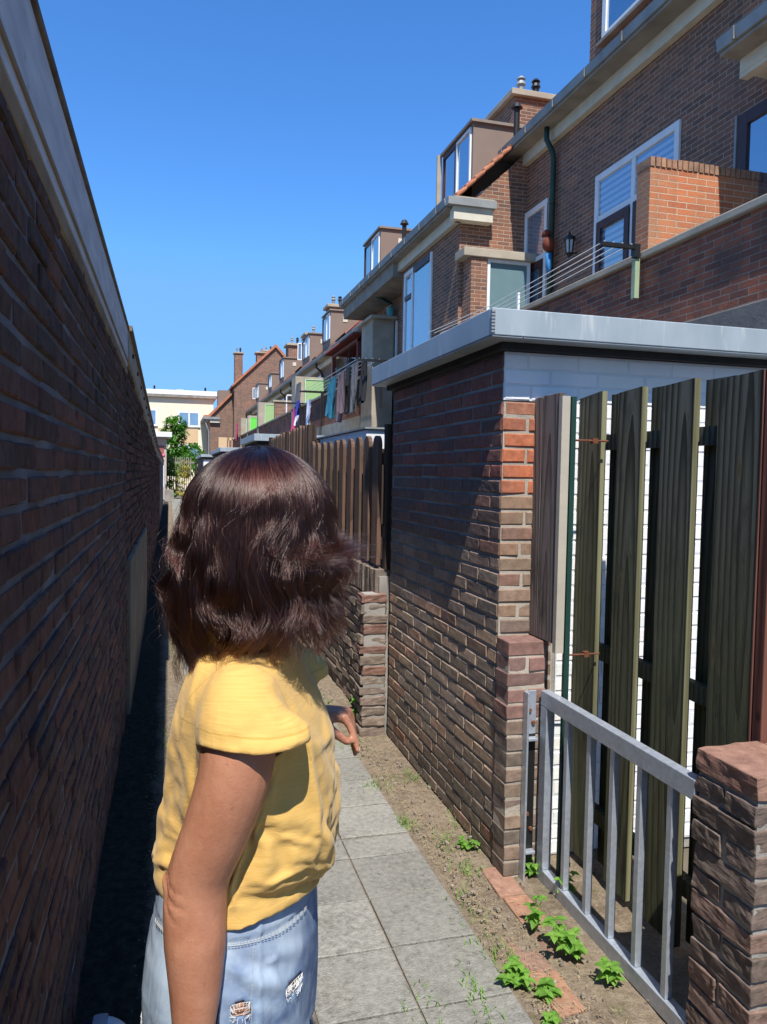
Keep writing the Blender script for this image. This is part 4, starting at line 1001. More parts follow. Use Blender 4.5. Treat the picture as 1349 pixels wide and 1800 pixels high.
wht = cm('white_cloth', (.7, .7, .8)); pink = cm('pink_cloth', (.6, .06, .2)); blue = cm('blue_cloth', (.04, .05, .35))
t = thing('clothes_rack', 'dark drying rack hung with teal and black clothes over the far balcony', 'clothes line', (4.2, 20, 3.6))
m = MB()
for y in (16.1, 22.9):
    m = MB(); m.box(3.85, y, 3.98, 4.6, y+.05, 4.03); m.build('arm', BLACK, t)
    m = MB(); m.box(4.38, y, 3.0, 4.43, y+.05, 3.978); m.build('bracket', BLACK, t)
m = MB()
for i in range(4): m.tube([(3.9+i*.15, 16.1, 4.04), (3.9+i*.15, 22.9, 4.04)], .006, 4)
m.build('line_wires', WHITE, t)
m = MB(); m.tube([(4.5, 18.4, 4.35), (4.48, 20.5, 4.3), (4.5, 22.8, 4.1), (4.5, 23.4, 3.9)], .03, 6); m.build('hand_rail', ZINC, t)
cloth_item('hanging_shirt', 'wide teal shirt hanging in the middle of the three teal ones', teal, 4.05, 19.75, 3.98, .5, .95)
cloth_item('hanging_shirt', 'teal shirt hanging right next to the mauve brown shirt', teal, 3.98, 19.2, 3.98, .5, 1.0)
cloth_item('hanging_shirt', 'mauve brown shirt hanging between teal and black clothes', mauve, 4.05, 18.65, 4.0, .45, 1.15)
cloth_item('hanging_shirt', 'second dull mauve shirt, closer to the black trousers', mauve, 3.98, 18.15, 4.02, .45, 1.0)
cloth_item('hanging_shirt', 'small teal shirt hanging leftmost on the nearer rack', teal, 4.12, 20.3, 3.98, .45, .85)
cloth_item('hanging_trousers', 'black trousers hanging in the middle of the rack', blk, 4.0, 17.6, 4.04, .5, 1.05, legs=True)
cloth_item('hanging_trousers', 'dark grey trousers hanging nearest the tan divider', gry, 4.0, 16.95, 4.04, .45, 1.1, legs=True)
cloth_item('hanging_trousers', 'short black trousers hanging last on the rack', blk, 4.1, 16.5, 4.04, .35, .9, legs=True)
t = thing('clothes_rack', 'second drying rack with white and pink laundry further down the row', 'clothes line', (4.3, 28, 3.6))
m = MB()
for y in (23.0, 27.0):
    m = MB(); m.box(3.75, y, 3.98, 4.6, y+.05, 4.03); m.build('arm', BLACK, t)
    m = MB(); m.box(4.4, y, 3.0, 4.45, y+.05, 3.978); m.build('bracket', BLACK, t)
cloth_item('hanging_shirt', 'white and lilac shirt on the second rack', wht, 4.1, 23.4, 3.8, .6, .9, 'laundry on the second rack')
cloth_item('hanging_shirt', 'blue shirt on the second rack', blue, 4.1, 25.5, 3.95, .6, .5, 'laundry on the second rack')
cloth_item('hanging_shirt', 'white cloth hanging under the blue shirt', wht, 4.05, 25.4, 3.45, .5, .3, 'laundry on the second rack')
cloth_item('hanging_towel', 'pink towel hanging far down the row', pink, 4.1, 26.4, 3.75, .5, .8, 'laundry on the second rack')
t = cloth_item('hanging_hoodie', 'grey hoodie hung up in front of the large green divider', gry, 4.40, 27.3, 4.75, .7, .85, None, .5)
cloth_item('hanging_towel', 'pink and red towel at the far balcony near the gable', pink, 4.2, 50.5, 4.7, .9, 1.1, None)
# window chair-like white frame
t = thing('balcony_chair', 'white tubular folding chair seen above the far parapet', 'chair', (4.7, 30.8, 3))
m = MB(); m.tube([(4.6, 31.5, 3.2), (4.6, 31.5, 4.65), (4.62, 31.5, 4.72), (4.95, 31.5, 4.72), (4.97, 31.5, 4.65), (4.97, 31.5, 3.2)], .03, 6); m.build('frame', WHITE, t)
m = MB(); m.box(4.62, 31.0, 3.45, 4.95, 31.5, 3.5); m.build('seat', WHITE, t)

# ================================================================ vegetation
def leaf(m, base, dirv, length, width, droop=.3, serr=True, c=None, fold=.25):
    d = Vector(dirv).normalized(); side = d.cross(Vector((0, 0, 1)))
    if side.length < .01: side = Vector((1, 0, 0))
    side.normalize(); upv = side.cross(d); n = 9; b = Vector(base)
    L, C_, Rr = [], [], []
    for i in range(n+1):
        f = i/n; wv = math.sin(math.pi*min(1, f**.75))*(1-.25*f)
        if i == n: wv = 0
        if serr and 0 < i < n: wv *= 1.0+(.13 if i % 2 else -.10)
        cpt = b + d*length*f - Vector((0, 0, 1))*droop*length*f*f
        C_.append(cpt); L.append(cpt+side*width*.5*wv+upv*fold*width*.5*wv); Rr.append(cpt-side*width*.5*wv+upv*fold*width*.5*wv)
    vs = C_+L+Rr; N = n+1; fs = []
    for i in range(n): fs += [(i, i+1, N+i+1, N+i), (i, 2*N+i, 2*N+i+1, i+1)]
    m.add(vs, fs, c or (U(0, 1), 0, 0))
def weed(x, y, lab, n=6, h=.10, ls=.06, spread=.07):
    t = thing('weed', lab, 'plant', (x, y, 0), 'leafy weeds along the right verge')
    st = MB(); lf = MB()
    for i in range(n):
        a = U(0, 6.28); r = U(.1, 1)*spread; hh = h*U(.5, 1)
        top = Vector((x+r*math.cos(a), y+r*math.sin(a), hh))
        st.tube([(x, y, -.01), (x+r*.4*math.cos(a), y+r*.4*math.sin(a), hh*.6), tuple(top)], [.0022, .002, .0012], 5)
        for k in range(2):
            f = .5+.5*k; pt = Vector((x, y, 0)).lerp(top, f)
            for q in range(4):
                aa = a+q*math.pi/2+k*.8+U(-.2, .2); ll = ls*U(.6, 1.1)*(.8 if k else 1)
                leaf(lf, pt, (math.cos(aa), math.sin(aa), U(.05, .5)), ll, ll*.78, .45)
    st.build('stem', LEAF, t, fix=False); lf.build('leaves', LEAF, t, fix=False, smooth=False)
weed(1.28, 2.17, 'largest bright green nettle-like weed in front of the gate', 14, .10, .042, .09)
weed(1.22, 2.33, 'tall upright weed just left of the largest one', 4, .12, .038, .03)
weed(1.33, 2.02, 'small weed close to the gate, right of the largest one', 5, .07, .042, .05)
weed(1.04, 2.10, 'low weed growing at the edge of the near slab', 9, .05, .038, .06)
weed(1.10, 2.02, 'flat single rosette weed right of the low weed', 3, .03, .045, .03)
weed(1.36, 2.66, 'small weed at the foot of the gate post', 4, .09, .035, .04)
weed(1.19, 2.93, 'small weed at the foot of the near shed wall', 4, .05, .035, .06)
weed(1.42, 2.50, 'weed behind the gate bars', 4, .12, .04, .05)
weed(1.15, 4.62, 'leafy weed behind the crumbling pier', 5, .16, .06, .06)
weed(1.05, 2.02-.12, 'tiny weed at the bottom edge of the photo', 3, .03, .03, .03)
# grass / moss tufts in the joints: uncountable
m = MB()
spots = [(1.03, 3.2, 60, .07), (1.0, 3.65, 60, .1), (1.02, 4.2, 50, .1), (1.12, 3.0, 50, .08), (1.04, 2.5, 40, .12), (.9, 2.055, 70, .16), (.72, 2.06, 30, .1), (1.04, 2.25, 50, .1), (.0, 2.6, 30, .1),
         (1.1, 6.0, 60, .2), (1.08, 7.5, 60, .4), (-.02, 4.5, 60, .5), (.02, 7, 60, .8), (.06, 10, 50, 1.5), (1.1, 9.5, 60, 1), (1.05, 5.0, 50, .3), (1.2, 3.7, 40, .08), (1.15, 2.75, 40, .08), (1.24, 3.1, 30, .2)]
for (x, y, n, sp) in spots:
    for _ in range(n):
        xx = x+rnd.gauss(0, .02 if sp > .12 else sp*.35); yy = y+rnd.gauss(0, sp*.6); a = U(0, 6.28); h = U(.01, .035); bl = Vector((math.cos(a), math.sin(a), 0))
        s_ = bl.cross(Vector((0, 0, 1)))*.0018; b0 = Vector((xx, yy, -.002)); m1 = b0+bl*h*.35+Vector((0, 0, h*.7)); t1 = b0+bl*h*.9+Vector((0, 0, h))
        m.add([b0-s_, b0+s_, m1+s_*.8, t1, m1-s_*.8], [(0, 1, 2, 4), (4, 2, 3)], (U(0, 1), 0, 0))
tag(m.build('grass', LEAF, fix=False), kind='stuff')
# dry straw and leaf litter
m = MB()
for _ in range(2600):
    if rnd.random() < .75: xx = 1.03+abs(rnd.gauss(0, .11)); yy = 1.6+rnd.random()**1.6*3.2
    else: xx = U(-.1, .12); yy = U(1.5, 5)
    if xx > 1.4: continue
    a = U(0, 6.28); l = U(.004, .016); d = Vector((math.cos(a), math.sin(a), U(-.15, .25)))*l; s_ = Vector((-d.y, d.x, 0)).normalized()*U(.0006, .0016); b0 = Vector((xx, yy, .008+U(0, .006)))
    m.add([b0-s_, b0+s_, b0+d+s_*.5, b0+d-s_*.5], [(0, 1, 2, 3)])
tag(m.build('leaf_litter', STRAW, fix=False), kind='stuff')
# small stones
m = MB()
for _ in range(420):
    xx = 1.03+abs(rnd.gauss(0, .1)) if rnd.random() < .8 else U(.03, .12); yy = 1.5+rnd.random()**1.5*4; r = U(.002, .008)
    m.box(xx, yy, 0, xx+r*U(.8, 2), yy+r*U(.8, 2), r*.8+.004, vary((.3, .26, .2), .3), r*.3)
tag(m.build('gravel', BR, fix=False), kind='stuff')

def tree(name, lab, cat, x, y, blobs, n, ls, mat, trunk, z0=0, grp=None):
    t = thing(name, lab, cat, (x, y, 0), grp)
    m = MB()
    for tr in trunk: m.tube(*tr)
    m.build('trunk', BARK, t)
    m = MB()
    for _ in range(n):
        bx, by, bz, br = rnd.choices(blobs, [b[3]**2 for b in blobs])[0]
        v = Vector((rnd.gauss(0, 1), rnd.gauss(0, 1), rnd.gauss(0, 1))).normalized()*br*(U(.3, 1)**.4)
        if noise.noise(Vector((v.x*2+bx, v.y*2, v.z*2+bz))) < -.12: continue
        p0 = Vector((bx, by, bz))+v
        dr = (v.normalized()+Vector((U(-.8, .8), U(-.8, .8), U(-.6, .5)))).normalized()
        leaf(m, p0, dr, ls*U(.6, 1.3), ls*.6, .3, False)
    m.build('crown', mat, t, fix=False)
tree('climbing_tree', 'bushy bright green tree in front of the cream block', 'tree', .6, 52, [(.3, 52, 4.2, .85), (.2, 52, 3.2, .8), (.55, 52, 2.4, .9), (1.5, 52, 2.6, .75), (-.1, 52, 3.9, .5), (1.0, 52, 2.1, .8), (.5, 52, 4.6, .5), (1.9, 52, 2.0, .5)], 6000, .24, TLEAF, [([(.5, 52, 0), (.45, 52, 2), (.3, 52, 4.2)], [.1, .08, .03], 6), ([(.5, 52, 1.4), (1.5, 52, 2.6)], [.05, .02], 6)])
tree('hedge', 'loose pale green hedge plant at the end of the path', 'hedge', .1, 44.5, [(-.1, 44.5, 1.7, .42), (.05, 44.5, 1.1, .45), (.2, 44.5, .6, .45), (-.05, 44.5, 2.0, .35), (.3, 44.5, 1.6, .35)], 2600, .13, HLEAF, [([(.05, 44.5, 0), (0, 44.5, 2)], [.04, .02], 5)])
tree('bamboo', 'yellowish bamboo clump right of the far hedge', 'plant', .75, 44, [(.75, 44, 1.0, .38), (.8, 44, 1.5, .3), (.7, 44, .6, .36), (.85, 44, 1.9, .22)], 1300, .13, BLEAF, [([(.7+.06*k, 44, 0), (.7+.07*k, 44, 1.9)], .012, 4) for k in range(4)])
tree('shrub', 'dark shrub under the far trees behind the fence', 'shrub', 1.6, 49, [(1.6, 49, 2.1, .5), (1.0, 49, 2.2, .4), (2.1, 49, 2.2, .4)], 700, .14, TLEAF, [([(1.6, 49, 0), (1.6, 49, 2)], .04, 5)])
t = thing('garden_gate', 'grey slatted gate across the far end of the path', 'gate', (.6, 46, 0))
m = MB()
for k in range(14): m.box(-.4+k*.12, 46, .1, -.35+k*.12, 46.03, 2.35)
m.build('slats', CONC, t)
m = MB(); m.box(-.4, 46.04, 2.0, 1.4, 46.09, 2.1); m.box(-.4, 46.04, .3, 1.4, 46.09, .4); m.build('rail', CONC, t)
# ================================================================ THE WOMAN
import time as _time
_T = _time.time()
CS, SN = math.cos(R(YAW)), math.sin(R(YAW))
def Wd(x, y, z): return Vector((x*CS+y*SN, -x*SN+y*CS, z))
def Ld(p): return Vector((p[0]*CS-p[1]*SN, p[0]*SN+p[1]*CS, p[2]))
PB = Wd(-.2, 1.16, 0)
def loft(m, rings, n=32, c=None):
    """rings: (cx, cy, cz, rx, ry[, tilt]) horizontal super-ellipses in the body's frame"""
    b = len(m.v)
    for r in rings:
        cx, cy, cz, rx, ry = r[:5]; tl = r[5] if len(r) > 5 else 0
        for k in range(n):
            a = 2*math.pi*k/n; q = 2.25
            ca, sa = math.cos(a), math.sin(a)
            ux = math.copysign(abs(ca)**(2/q), ca)*rx; uy = math.copysign(abs(sa)**(2/q), sa)*ry
            m.v.append(tuple(Wd(cx+ux, cy+uy, cz+tl*ux)))
    for i in range(len(rings)-1):
        for k in range(n): m.face((b+i*n+k, b+i*n+(k+1) % n, b+(i+1)*n+(k+1) % n, b+(i+1)*n+k), c)
    m.face([b+k for k in range(n)][::-1], c); m.face([b+(len(rings)-1)*n+k for k in range(n)], c)
def limb(m, pts, n=20):
    P = [Wd(*p[:3]) for p in pts]; rs = [p[3] for p in pts]
    # round the ends and resample smoothly
    out, ro = [], []
    for i in range(len(P)-1):
        p0 = P[max(i-1, 0)]; p1 = P[i]; p2 = P[i+1]; p3 = P[min(i+2, len(P)-1)]
        for s_ in range(5):
            t = s_/5; t2, t3 = t*t, t*t*t
            out.append(.5*((2*p1)+(p2-p0)*t+(2*p0-5*p1+4*p2-p3)*t2+(3*p1-p0-3*p2+p3)*t3)); ro.append(rs[i]*(1-t)+rs[i+1]*t)
    out.append(P[-1]); ro.append(rs[-1])
    d0 = (out[0]-out[1]).normalized(); d1 = (out[-1]-out[-2]).normalized(); r0, r1 = ro[0], ro[-1]
    out = [out[0]+d0*r0*.92, out[0]+d0*r0*.6]+out+[out[-1]+d1*r1*.6, out[-1]+d1*r1*.92]
    ro = [r0*.35, r0*.78]+ro+[r1*.78, r1*.35]
    m.tube(out, ro, n)
def ell(m, c, rx, ry, rz, n=14, axis=None):
    X_ = Vector(axis).normalized() if axis else Vector((1, 0, 0)); Z_ = Vector((0, 0, 1)); Y_ = Z_.cross(X_).normalized(); Z_ = X_.cross(Y_)
    b = len(m.v)
    for i in range(1, n):
        th = math.pi*i/n
        for k in range(2*n):
            ph = math.pi*k/n
            v = X_*math.sin(th)*math.cos(ph)*rx+Y_*math.sin(th)*math.sin(ph)*ry+Z_*math.cos(th)*rz
            m.v.append(tuple(Wd(c[0]+v.x, c[1]+v.y, c[2]+v.z)))
    for i in range(n-2):
        for k in range(2*n): m.face((b+i*2*n+k, b+(i+1)*2*n+k, b+(i+1)*2*n+(k+1) % (2*n), b+i*2*n+(k+1) % (2*n)))
    m.face([b+k for k in range(2*n)]); m.face([b+(n-2)*2*n+k for k in range(2*n)][::-1])
def bake(o, nm=None):
    dg = bpy.context.evaluated_depsgraph_get(); dg.update()
    me = bpy.data.meshes.new_from_object(o.evaluated_get(dg)); old = o.data
    o.modifiers.clear(); o.data = me; me.name = nm or o.name
    return o
def voxel(m, name, size, mat, parent, smooth_it=2):
    o = m.build(name, mat, parent)
    r = o.modifiers.new('r', 'REMESH'); r.mode = 'VOXEL'; r.voxel_size = size; r.use_smooth_shade = True
    if smooth_it:
        s_ = o.modifiers.new('s', 'SMOOTH'); s_.factor = .5; s_.iterations = smooth_it
    return bake(o)

person = thing('person', 'woman with wavy dark brown hair in a yellow T-shirt and ripped light denim', 'person', tuple(PB))

def _skin():
    t = NT('skin'); v = t.coord(); n = t.noise(v, 17, 6, .7); n2 = t.noise(v, 260, 3, .7); n3 = t.noise(v, 90, 2)
    c = t.mix(t.mr(n, .3, .7), (.33, .135, .075), (.45, .215, .13))
    c = t.mix(t.mr(n3, .70, .76, 0, .5), c, (.22, .08, .05))
    t.fin(c, .47, 0, t.bump(t.math('ADD', n2, t.math('MULTIPLY', n3, .5)), .38, .0013), .4)
    t.b.inputs['Subsurface Weight'].default_value = .12; t.b.inputs['Subsurface Radius'].default_value = (.012, .005, .003); t.b.inputs['Subsurface Scale'].default_value = .5
    return t.m
SKIN = _skin()

TORSO = [(-.222, 1.16, .70, .10, .15), (-.22, 1.16, .78, .119, .176), (-.216, 1.16, .85, .120, .177), (-.21, 1.16, .93, .102, .150), (-.205, 1.16, 1.02, .105, .140),
         (-.19, 1.165, 1.12, .115, .148), (-.197, 1.165, 1.20, .100, .160), (-.205, 1.165, 1.255, .075, .150), (-.205, 1.165, 1.285, .058, .09), (-.20, 1.165, 1.31, .052, .06), (-.19, 1.165, 1.40, .05, .052)]
ARM_R = [(-.188, 1.03, 1.245, .050), (-.186, 1.005, 1.215, .052), (-.190, .99, 1.16, .0485), (-.212, .985, 1.09, .0445), (-.233, .985, 1.035, .0415), (-.238, .982, .995, .0415), (-.236, .975, .945, .0405), (-.234, .968, .89, .034), (-.234, .962, .84, .0275), (-.232, .957, .795, .0235)]
ARM_L = [(-.188, 1.30, 1.245, .050), (-.186, 1.335, 1.215, .048), (-.185, 1.37, 1.14, .044), (-.195, 1.385, 1.06, .040), (-.185, 1.38, 1.065, .037), (-.17, 1.36, 1.09, .033), (-.138, 1.335, 1.135, .024)]
m = MB()
loft(m, TORSO)
limb(m, ARM_R); limb(m, ARM_L)
ell(m, (-.262, .985, 1.022), .020, .022, .026)                       # elbow point
ell(m, (-.222, .966, .955), .024, .022, .06)                         # forearm muscle
# legs
for yy in (1.075, 1.245):
    limb(m, [(-.22, yy, .80, .082), (-.218, yy, .66, .077), (-.212, yy, .52, .062), (-.212, yy, .46, .054), (-.222, yy, .36, .052), (-.225, yy, .22, .038), (-.225, yy, .10, .033), (-.22, yy, .06, .033)])
    limb(m, [(-.235, yy, .045, .032), (-.18, yy, .040, .033), (-.11, yy, .03, .028), (-.07, yy, .025, .022)])
# head, face turned away down the alley and a little to the right
FD = Vector((.45, .89, 0)); SD = Vector((.89, -.45, 0)); HC = Vector((-.185, 1.17, 1.478))
ell(m, HC, .088, .072, .100, axis=(FD.x, FD.y, 0)); q = HC+FD*.03-Vector((0, 0, .055)); ell(m, q, .055, .052, .058, axis=(FD.x, FD.y, 0))
def hp(f, s_, u): v = HC+FD*f+SD*s_+Vector((0, 0, u)); return (v.x, v.y, v.z)
limb(m, [(*hp(.078, 0, .005), .009), (*hp(.090, 0, -.018), .011), (*hp(.094, 0, -.034), .013)], 12)      # nose
ell(m, hp(.078, 0, -.088), .016, .022, .015)                          # chin
ell(m, hp(.084, 0, -.060), .010, .022, .006, axis=(FD.x, FD.y, 0)); ell(m, hp(.082, 0, -.069), .010, .020, .006, axis=(FD.x, FD.y, 0))
for s_ in (1, -1):
    ell(m, hp(.072, .030*s_, .018), .012, .020, .006, axis=(FD.x, FD.y, 0))
    ell(m, hp(-.005, .074*s_, -.012), .018, .007, .030, axis=(FD.x, FD.y, 0))
# near hand (hangs below the frame)
def hand(m, wr, dirv, palmn, curl, sc=1.0, thumbside=1, rr=.0078):
    wr = Vector(wr); d = Vector(dirv).normalized(); n_ = Vector(palmn); n_ = (n_-d*n_.dot(d)).normalized(); s = d.cross(n_)*thumbside
    Pm = wr+d*.045*sc
    for k in range(4):                                                 # palm from four metacarpal ridges
        o_ = s*(.026-.0175*k)*sc
        limb(m, [(*(wr+s*(.012-.008*k)*sc), .015*sc), (*(Pm+o_*.9), .0135*sc), (*(wr+d*.082*sc+o_-n_*.002), .0105*sc)], 12)
    tips = []; lens = (.068, .076, .070, .054)
    for k in range(4):
        o_ = s*(.027-.018*k)*sc; b = wr+d*.084*sc+o_; L_ = lens[k]*sc; dd = d.copy(); pt = b; pts = [(*pt, rr*1.12*sc)]
        for j, fr in enumerate((.42, .32, .26)):
            ang = curl[k][j]
            dd = (dd*math.cos(ang)+n_*math.sin(ang)).normalized(); n2 = dd
            pt = pt+dd*L_*fr; pts.append((*pt, rr*(1.0, .93, .8)[j]*sc))
            # keep the bend plane
        limb(m, pts, 12); tips.append((pts[-1], dd.copy(), n_))
    tb = wr+d*.025*sc+s*.024*sc; t1 = tb+(d*.6+s*.55+n_*.35).normalized()*.036*sc; t2 = t1+(d*.85+s*.05+n_*.5).normalized()*.030*sc; t3 = t2+(d*.8-s*.15+n_*.5).normalized()*.024*sc
    limb(m, [(*tb, .015*sc), (*t1, .0115*sc), (*t2, .0095*sc), (*t3, .0078*sc)], 12)
    return tips
hand(m, (-.231, .955, .785), (.05, -.05, -1), (.9, .3, 0), ((.14, .25, .2), (.17, .3, .22), (.2, .35, .26), (.22, .4, .3)), .95, -1)
tipsL = hand(m, (-.128, 1.328, 1.142), (.98, -.12, -.04), (.0, -.1, -1), ((1.0, .45, .25), (1.15, .7, .4), (1.2, .9, .5), (1.25, 1.0, .6)), .86, -1)
body = voxel(m, 'body', .0042, SKIN, person, 3)
# skin creases at the elbow
cr = [((-.276, .965, 1.040), (.45, 0, .9), .045, .0026), ((-.275, .96, 1.028), (.6, 0, .75), .05, .0034), ((-.272, .96, 1.014), (.8, 0, .6), .045, .0026), ((-.268, .955, 1.048), (.9, 0, .2), .04, .0010)]
for v in body.data.vertices:
    if abs(v.co.z-1.03) > .06: continue
    L_ = Ld(Vector(v.co)+PB)
    if L_.y < 1.0 and L_.x < -.2:
        for c0, n0, ln, dp in cr:
            dl = L_-Vector(c0); nn = Vector(n0).normalized(); tt = Vector((-nn.z, 0, nn.x))
            a = dl.dot(nn)-.006*math.sin(dl.dot(tt)*90); b = dl.dot(tt)
            if abs(b) < ln:
                w_ = math.exp(-(a/.0022)**2)*(1-(b/ln)**2)
                v.co -= v.normal*dp*w_
# face features as children: eyes
for s_ in (1, -1):
    e = MB(); ell(e, hp(.0765, .029*s_, .008), .010, .010, .008, 8); ey = e.build('eye', m_plain('eye_white', (.6, .58, .55), .2), body, smooth=True)
    e = MB(); ell(e, hp(.0850, .029*s_, .008), .003, .005, .005, 6); e.build('iris', BLACK, ey, smooth=True)
e = MB(); limb(e, [(*hp(.094, -.02, -.064), .004), (*hp(.0975, 0, -.0645), .0055), (*hp(.094, .02, -.064), .004)], 10); e.build('lips', m_plain('lip_red', (.35, .1, .08), .45), body, smooth=True)
for (tp, dd, nn) in tipsL:
    e = MB(); c_ = Vector(tp[:3])+dd*.002-nn*.0052+Vector((.001, 0, 0)); ell(e, c_, .0055, .0042, .0022, 8, axis=tuple(dd)); e.build('fingernail', m_plain('nail', (.62, .42, .36), .25), body, smooth=True)
print('body', len(body.data.polygons), round(_time.time()-_T, 1))
# ---------------------------------------------------------------- T-shirt: cut, sewn and draped with a cloth solve
SHIRT = [(-.206, 1.16, .918, .124, .172), (-.205, 1.16, .942, .118, .160), (-.204, 1.16, .958, .135, .172), (-.192, 1.16, .985, .158, .182), (-.186, 1.16, 1.03, .162, .180), (-.185, 1.16, 1.08, .157, .174),
         (-.186, 1.16, 1.13, .148, .168), (-.189, 1.16, 1.18, .138, .165), (-.198, 1.163, 1.225, .118, .163), (-.204, 1.163, 1.262, .096, .155), (-.206, 1.163, 1.288, .080, .112), (-.205, 1.163, 1.302, .068, .080), (-.204, 1.163, 1.314, .062, .068)]
def sleeve(m, sgn):
    yc = 1.163
    def Y(y): return yc+sgn*(y-yc)
    b = len(m.v); n = 28
    rings = [((-.200, Y(1.10), 1.25), .075, .060, .9), ((-.192, Y(1.045), 1.245), .070, .062, .75), ((-.176, Y(1.018), 1.240), .074, .058, .35), ((-.162, Y(1.003), 1.232), .078, .057, .1), ((-.160, Y(.997), 1.216), .077, .059, 0), ((-.163, Y(.994), 1.206), .0765, .060, 0)]
    for c_, rx, ry, tl in rings:
        for k in range(n):
            a = 2*math.pi*k/n*(sgn if sgn > 0 else -1)
            ux = math.cos(a)*rx; uy = math.sin(a)*ry
            # ring plane turns from facing sideways to facing down
            m.v.append(tuple(Wd(c_[0]+ux, c_[1]+sgn*uy*(1-tl*.6), c_[2]-uy*tl*1.0)))
    for i in range(len(rings)-1):
        for k in range(n): m.face((b+i*n+k, b+i*n+(k+1) % n, b+(i+1)*n+(k+1) % n, b+(i+1)*n+k))
    m.face([b+k for k in range(n)][::-1]); m.face([b+(len(rings)-1)*n+k for k in range(n)])
m = MB(); loft(m, SHIRT, 48); sleeve(m, 1); sleeve(m, -1)
shirt = voxel(m, 'shirt', .0085, None, None, 2)
bm = bmesh.new(); bm.from_mesh(shirt.data); kill = []
for f in bm.faces:
    c = Ld(f.calc_center_median()); n = f.normal
    if c.z < .922 and n.z < -.5: kill.append(f)
    elif c.z > 1.304 and n.z > .5: kill.append(f)
    elif (c.y < 1.062 or c.y > 1.265) and 1.17 < c.z < 1.214 and n.z < -.6 and abs(c.x+.160) < .084 and (c.y < 1.055 or c.y > 1.27): kill.append(f)
bmesh.ops.delete(bm, geom=kill, context='FACES')
bmesh.ops.delete(bm, geom=[v for v in bm.verts if not v.link_faces], context='VERTS')
for _ in range(14):
    bv = [v for v in bm.verts if v.is_boundary]
    new = []
    for v in bv:
        nb = [e.other_vert(v).co for e in v.link_edges if e.is_boundary]
        new.append(v.co*.4+sum(nb, Vector((0, 0, 0)))/len(nb)*.6 if len(nb) == 2 else v.co.copy())
    for v, c in zip(bv, new): v.co = c
for v in bm.verts:
    L_ = Ld(v.co); f = max(0, min(1, (1.12-L_.y)/.12))*max(0, min(1, (1.08-L_.z)/.10)); v.co.z += .030*f+(.028*max(0, min(1, (L_.x+.19)/.1))*max(0, min(1, (.985-L_.z)/.05)))
bm.to_mesh(shirt.data); bm.free()
me = shirt.data
RL = [Ld(v.co) for v in me.vertices]
vg = shirt.vertex_groups.new(name='pin')
for i, L_ in enumerate(RL):
    w_ = 0
    if L_.z < .952+.030*max(0, min(1, (1.12-L_.y)/.12)): w_ = 1
    elif L_.z > 1.298: w_ = .9
    elif abs(L_.y-1.163) > .11 and L_.z < 1.218 and L_.z > 1.19 and abs(L_.x+.160) < .09: w_ = .55
    if w_: vg.add([i], w_, 'REPLACE')
me.attributes.new('rest', 'FLOAT_VECTOR', 'POINT')
me.attributes['rest'].data.foreach_set('vector', [k for p in RL for k in p])
# solve
SIMF = 30
col = MB(); loft(col, TORSO); limb(col, ARM_R); limb(col, ARM_L)
colo = voxel(col, 'collider', .012, None, None, 1)
cm_ = colo.modifiers.new('c', 'COLLISION'); colo.collision.thickness_outer = .004; colo.collision.cloth_friction = 20; colo.collision.damping = .4
cl = shirt.modifiers.new('cloth', 'CLOTH'); st = cl.settings
st.quality = 4; st.mass = .25; st.tension_stiffness = 18; st.compression_stiffness = 14; st.shear_stiffness = 4; st.bending_stiffness = 18.0; st.effector_weights.gravity = .55
st.tension_damping = 4; st.compression_damping = 4; st.shear_damping = 4; st.air_damping = 2
st.vertex_group_mass = 'pin'; st.pin_stiffness = 1; st.shrink_min = -.012; st.shrink_max = -.012
cl.collision_settings.use_collision = True; cl.collision_settings.distance_min = .003; cl.collision_settings.use_self_collision = True; cl.collision_settings.self_distance_min = .003
cl.point_cache.frame_start = 1; cl.point_cache.frame_end = SIMF
for f in range(1, SIMF+1): scn.frame_set(f)
bake(shirt); scn.frame_set(1)
shirt.data.transform(Matrix.Translation(-PB)); shirt.parent = person
bpy.data.objects.remove(colo)
print('cloth', len(shirt.data.polygons), round(_time.time()-_T, 1))
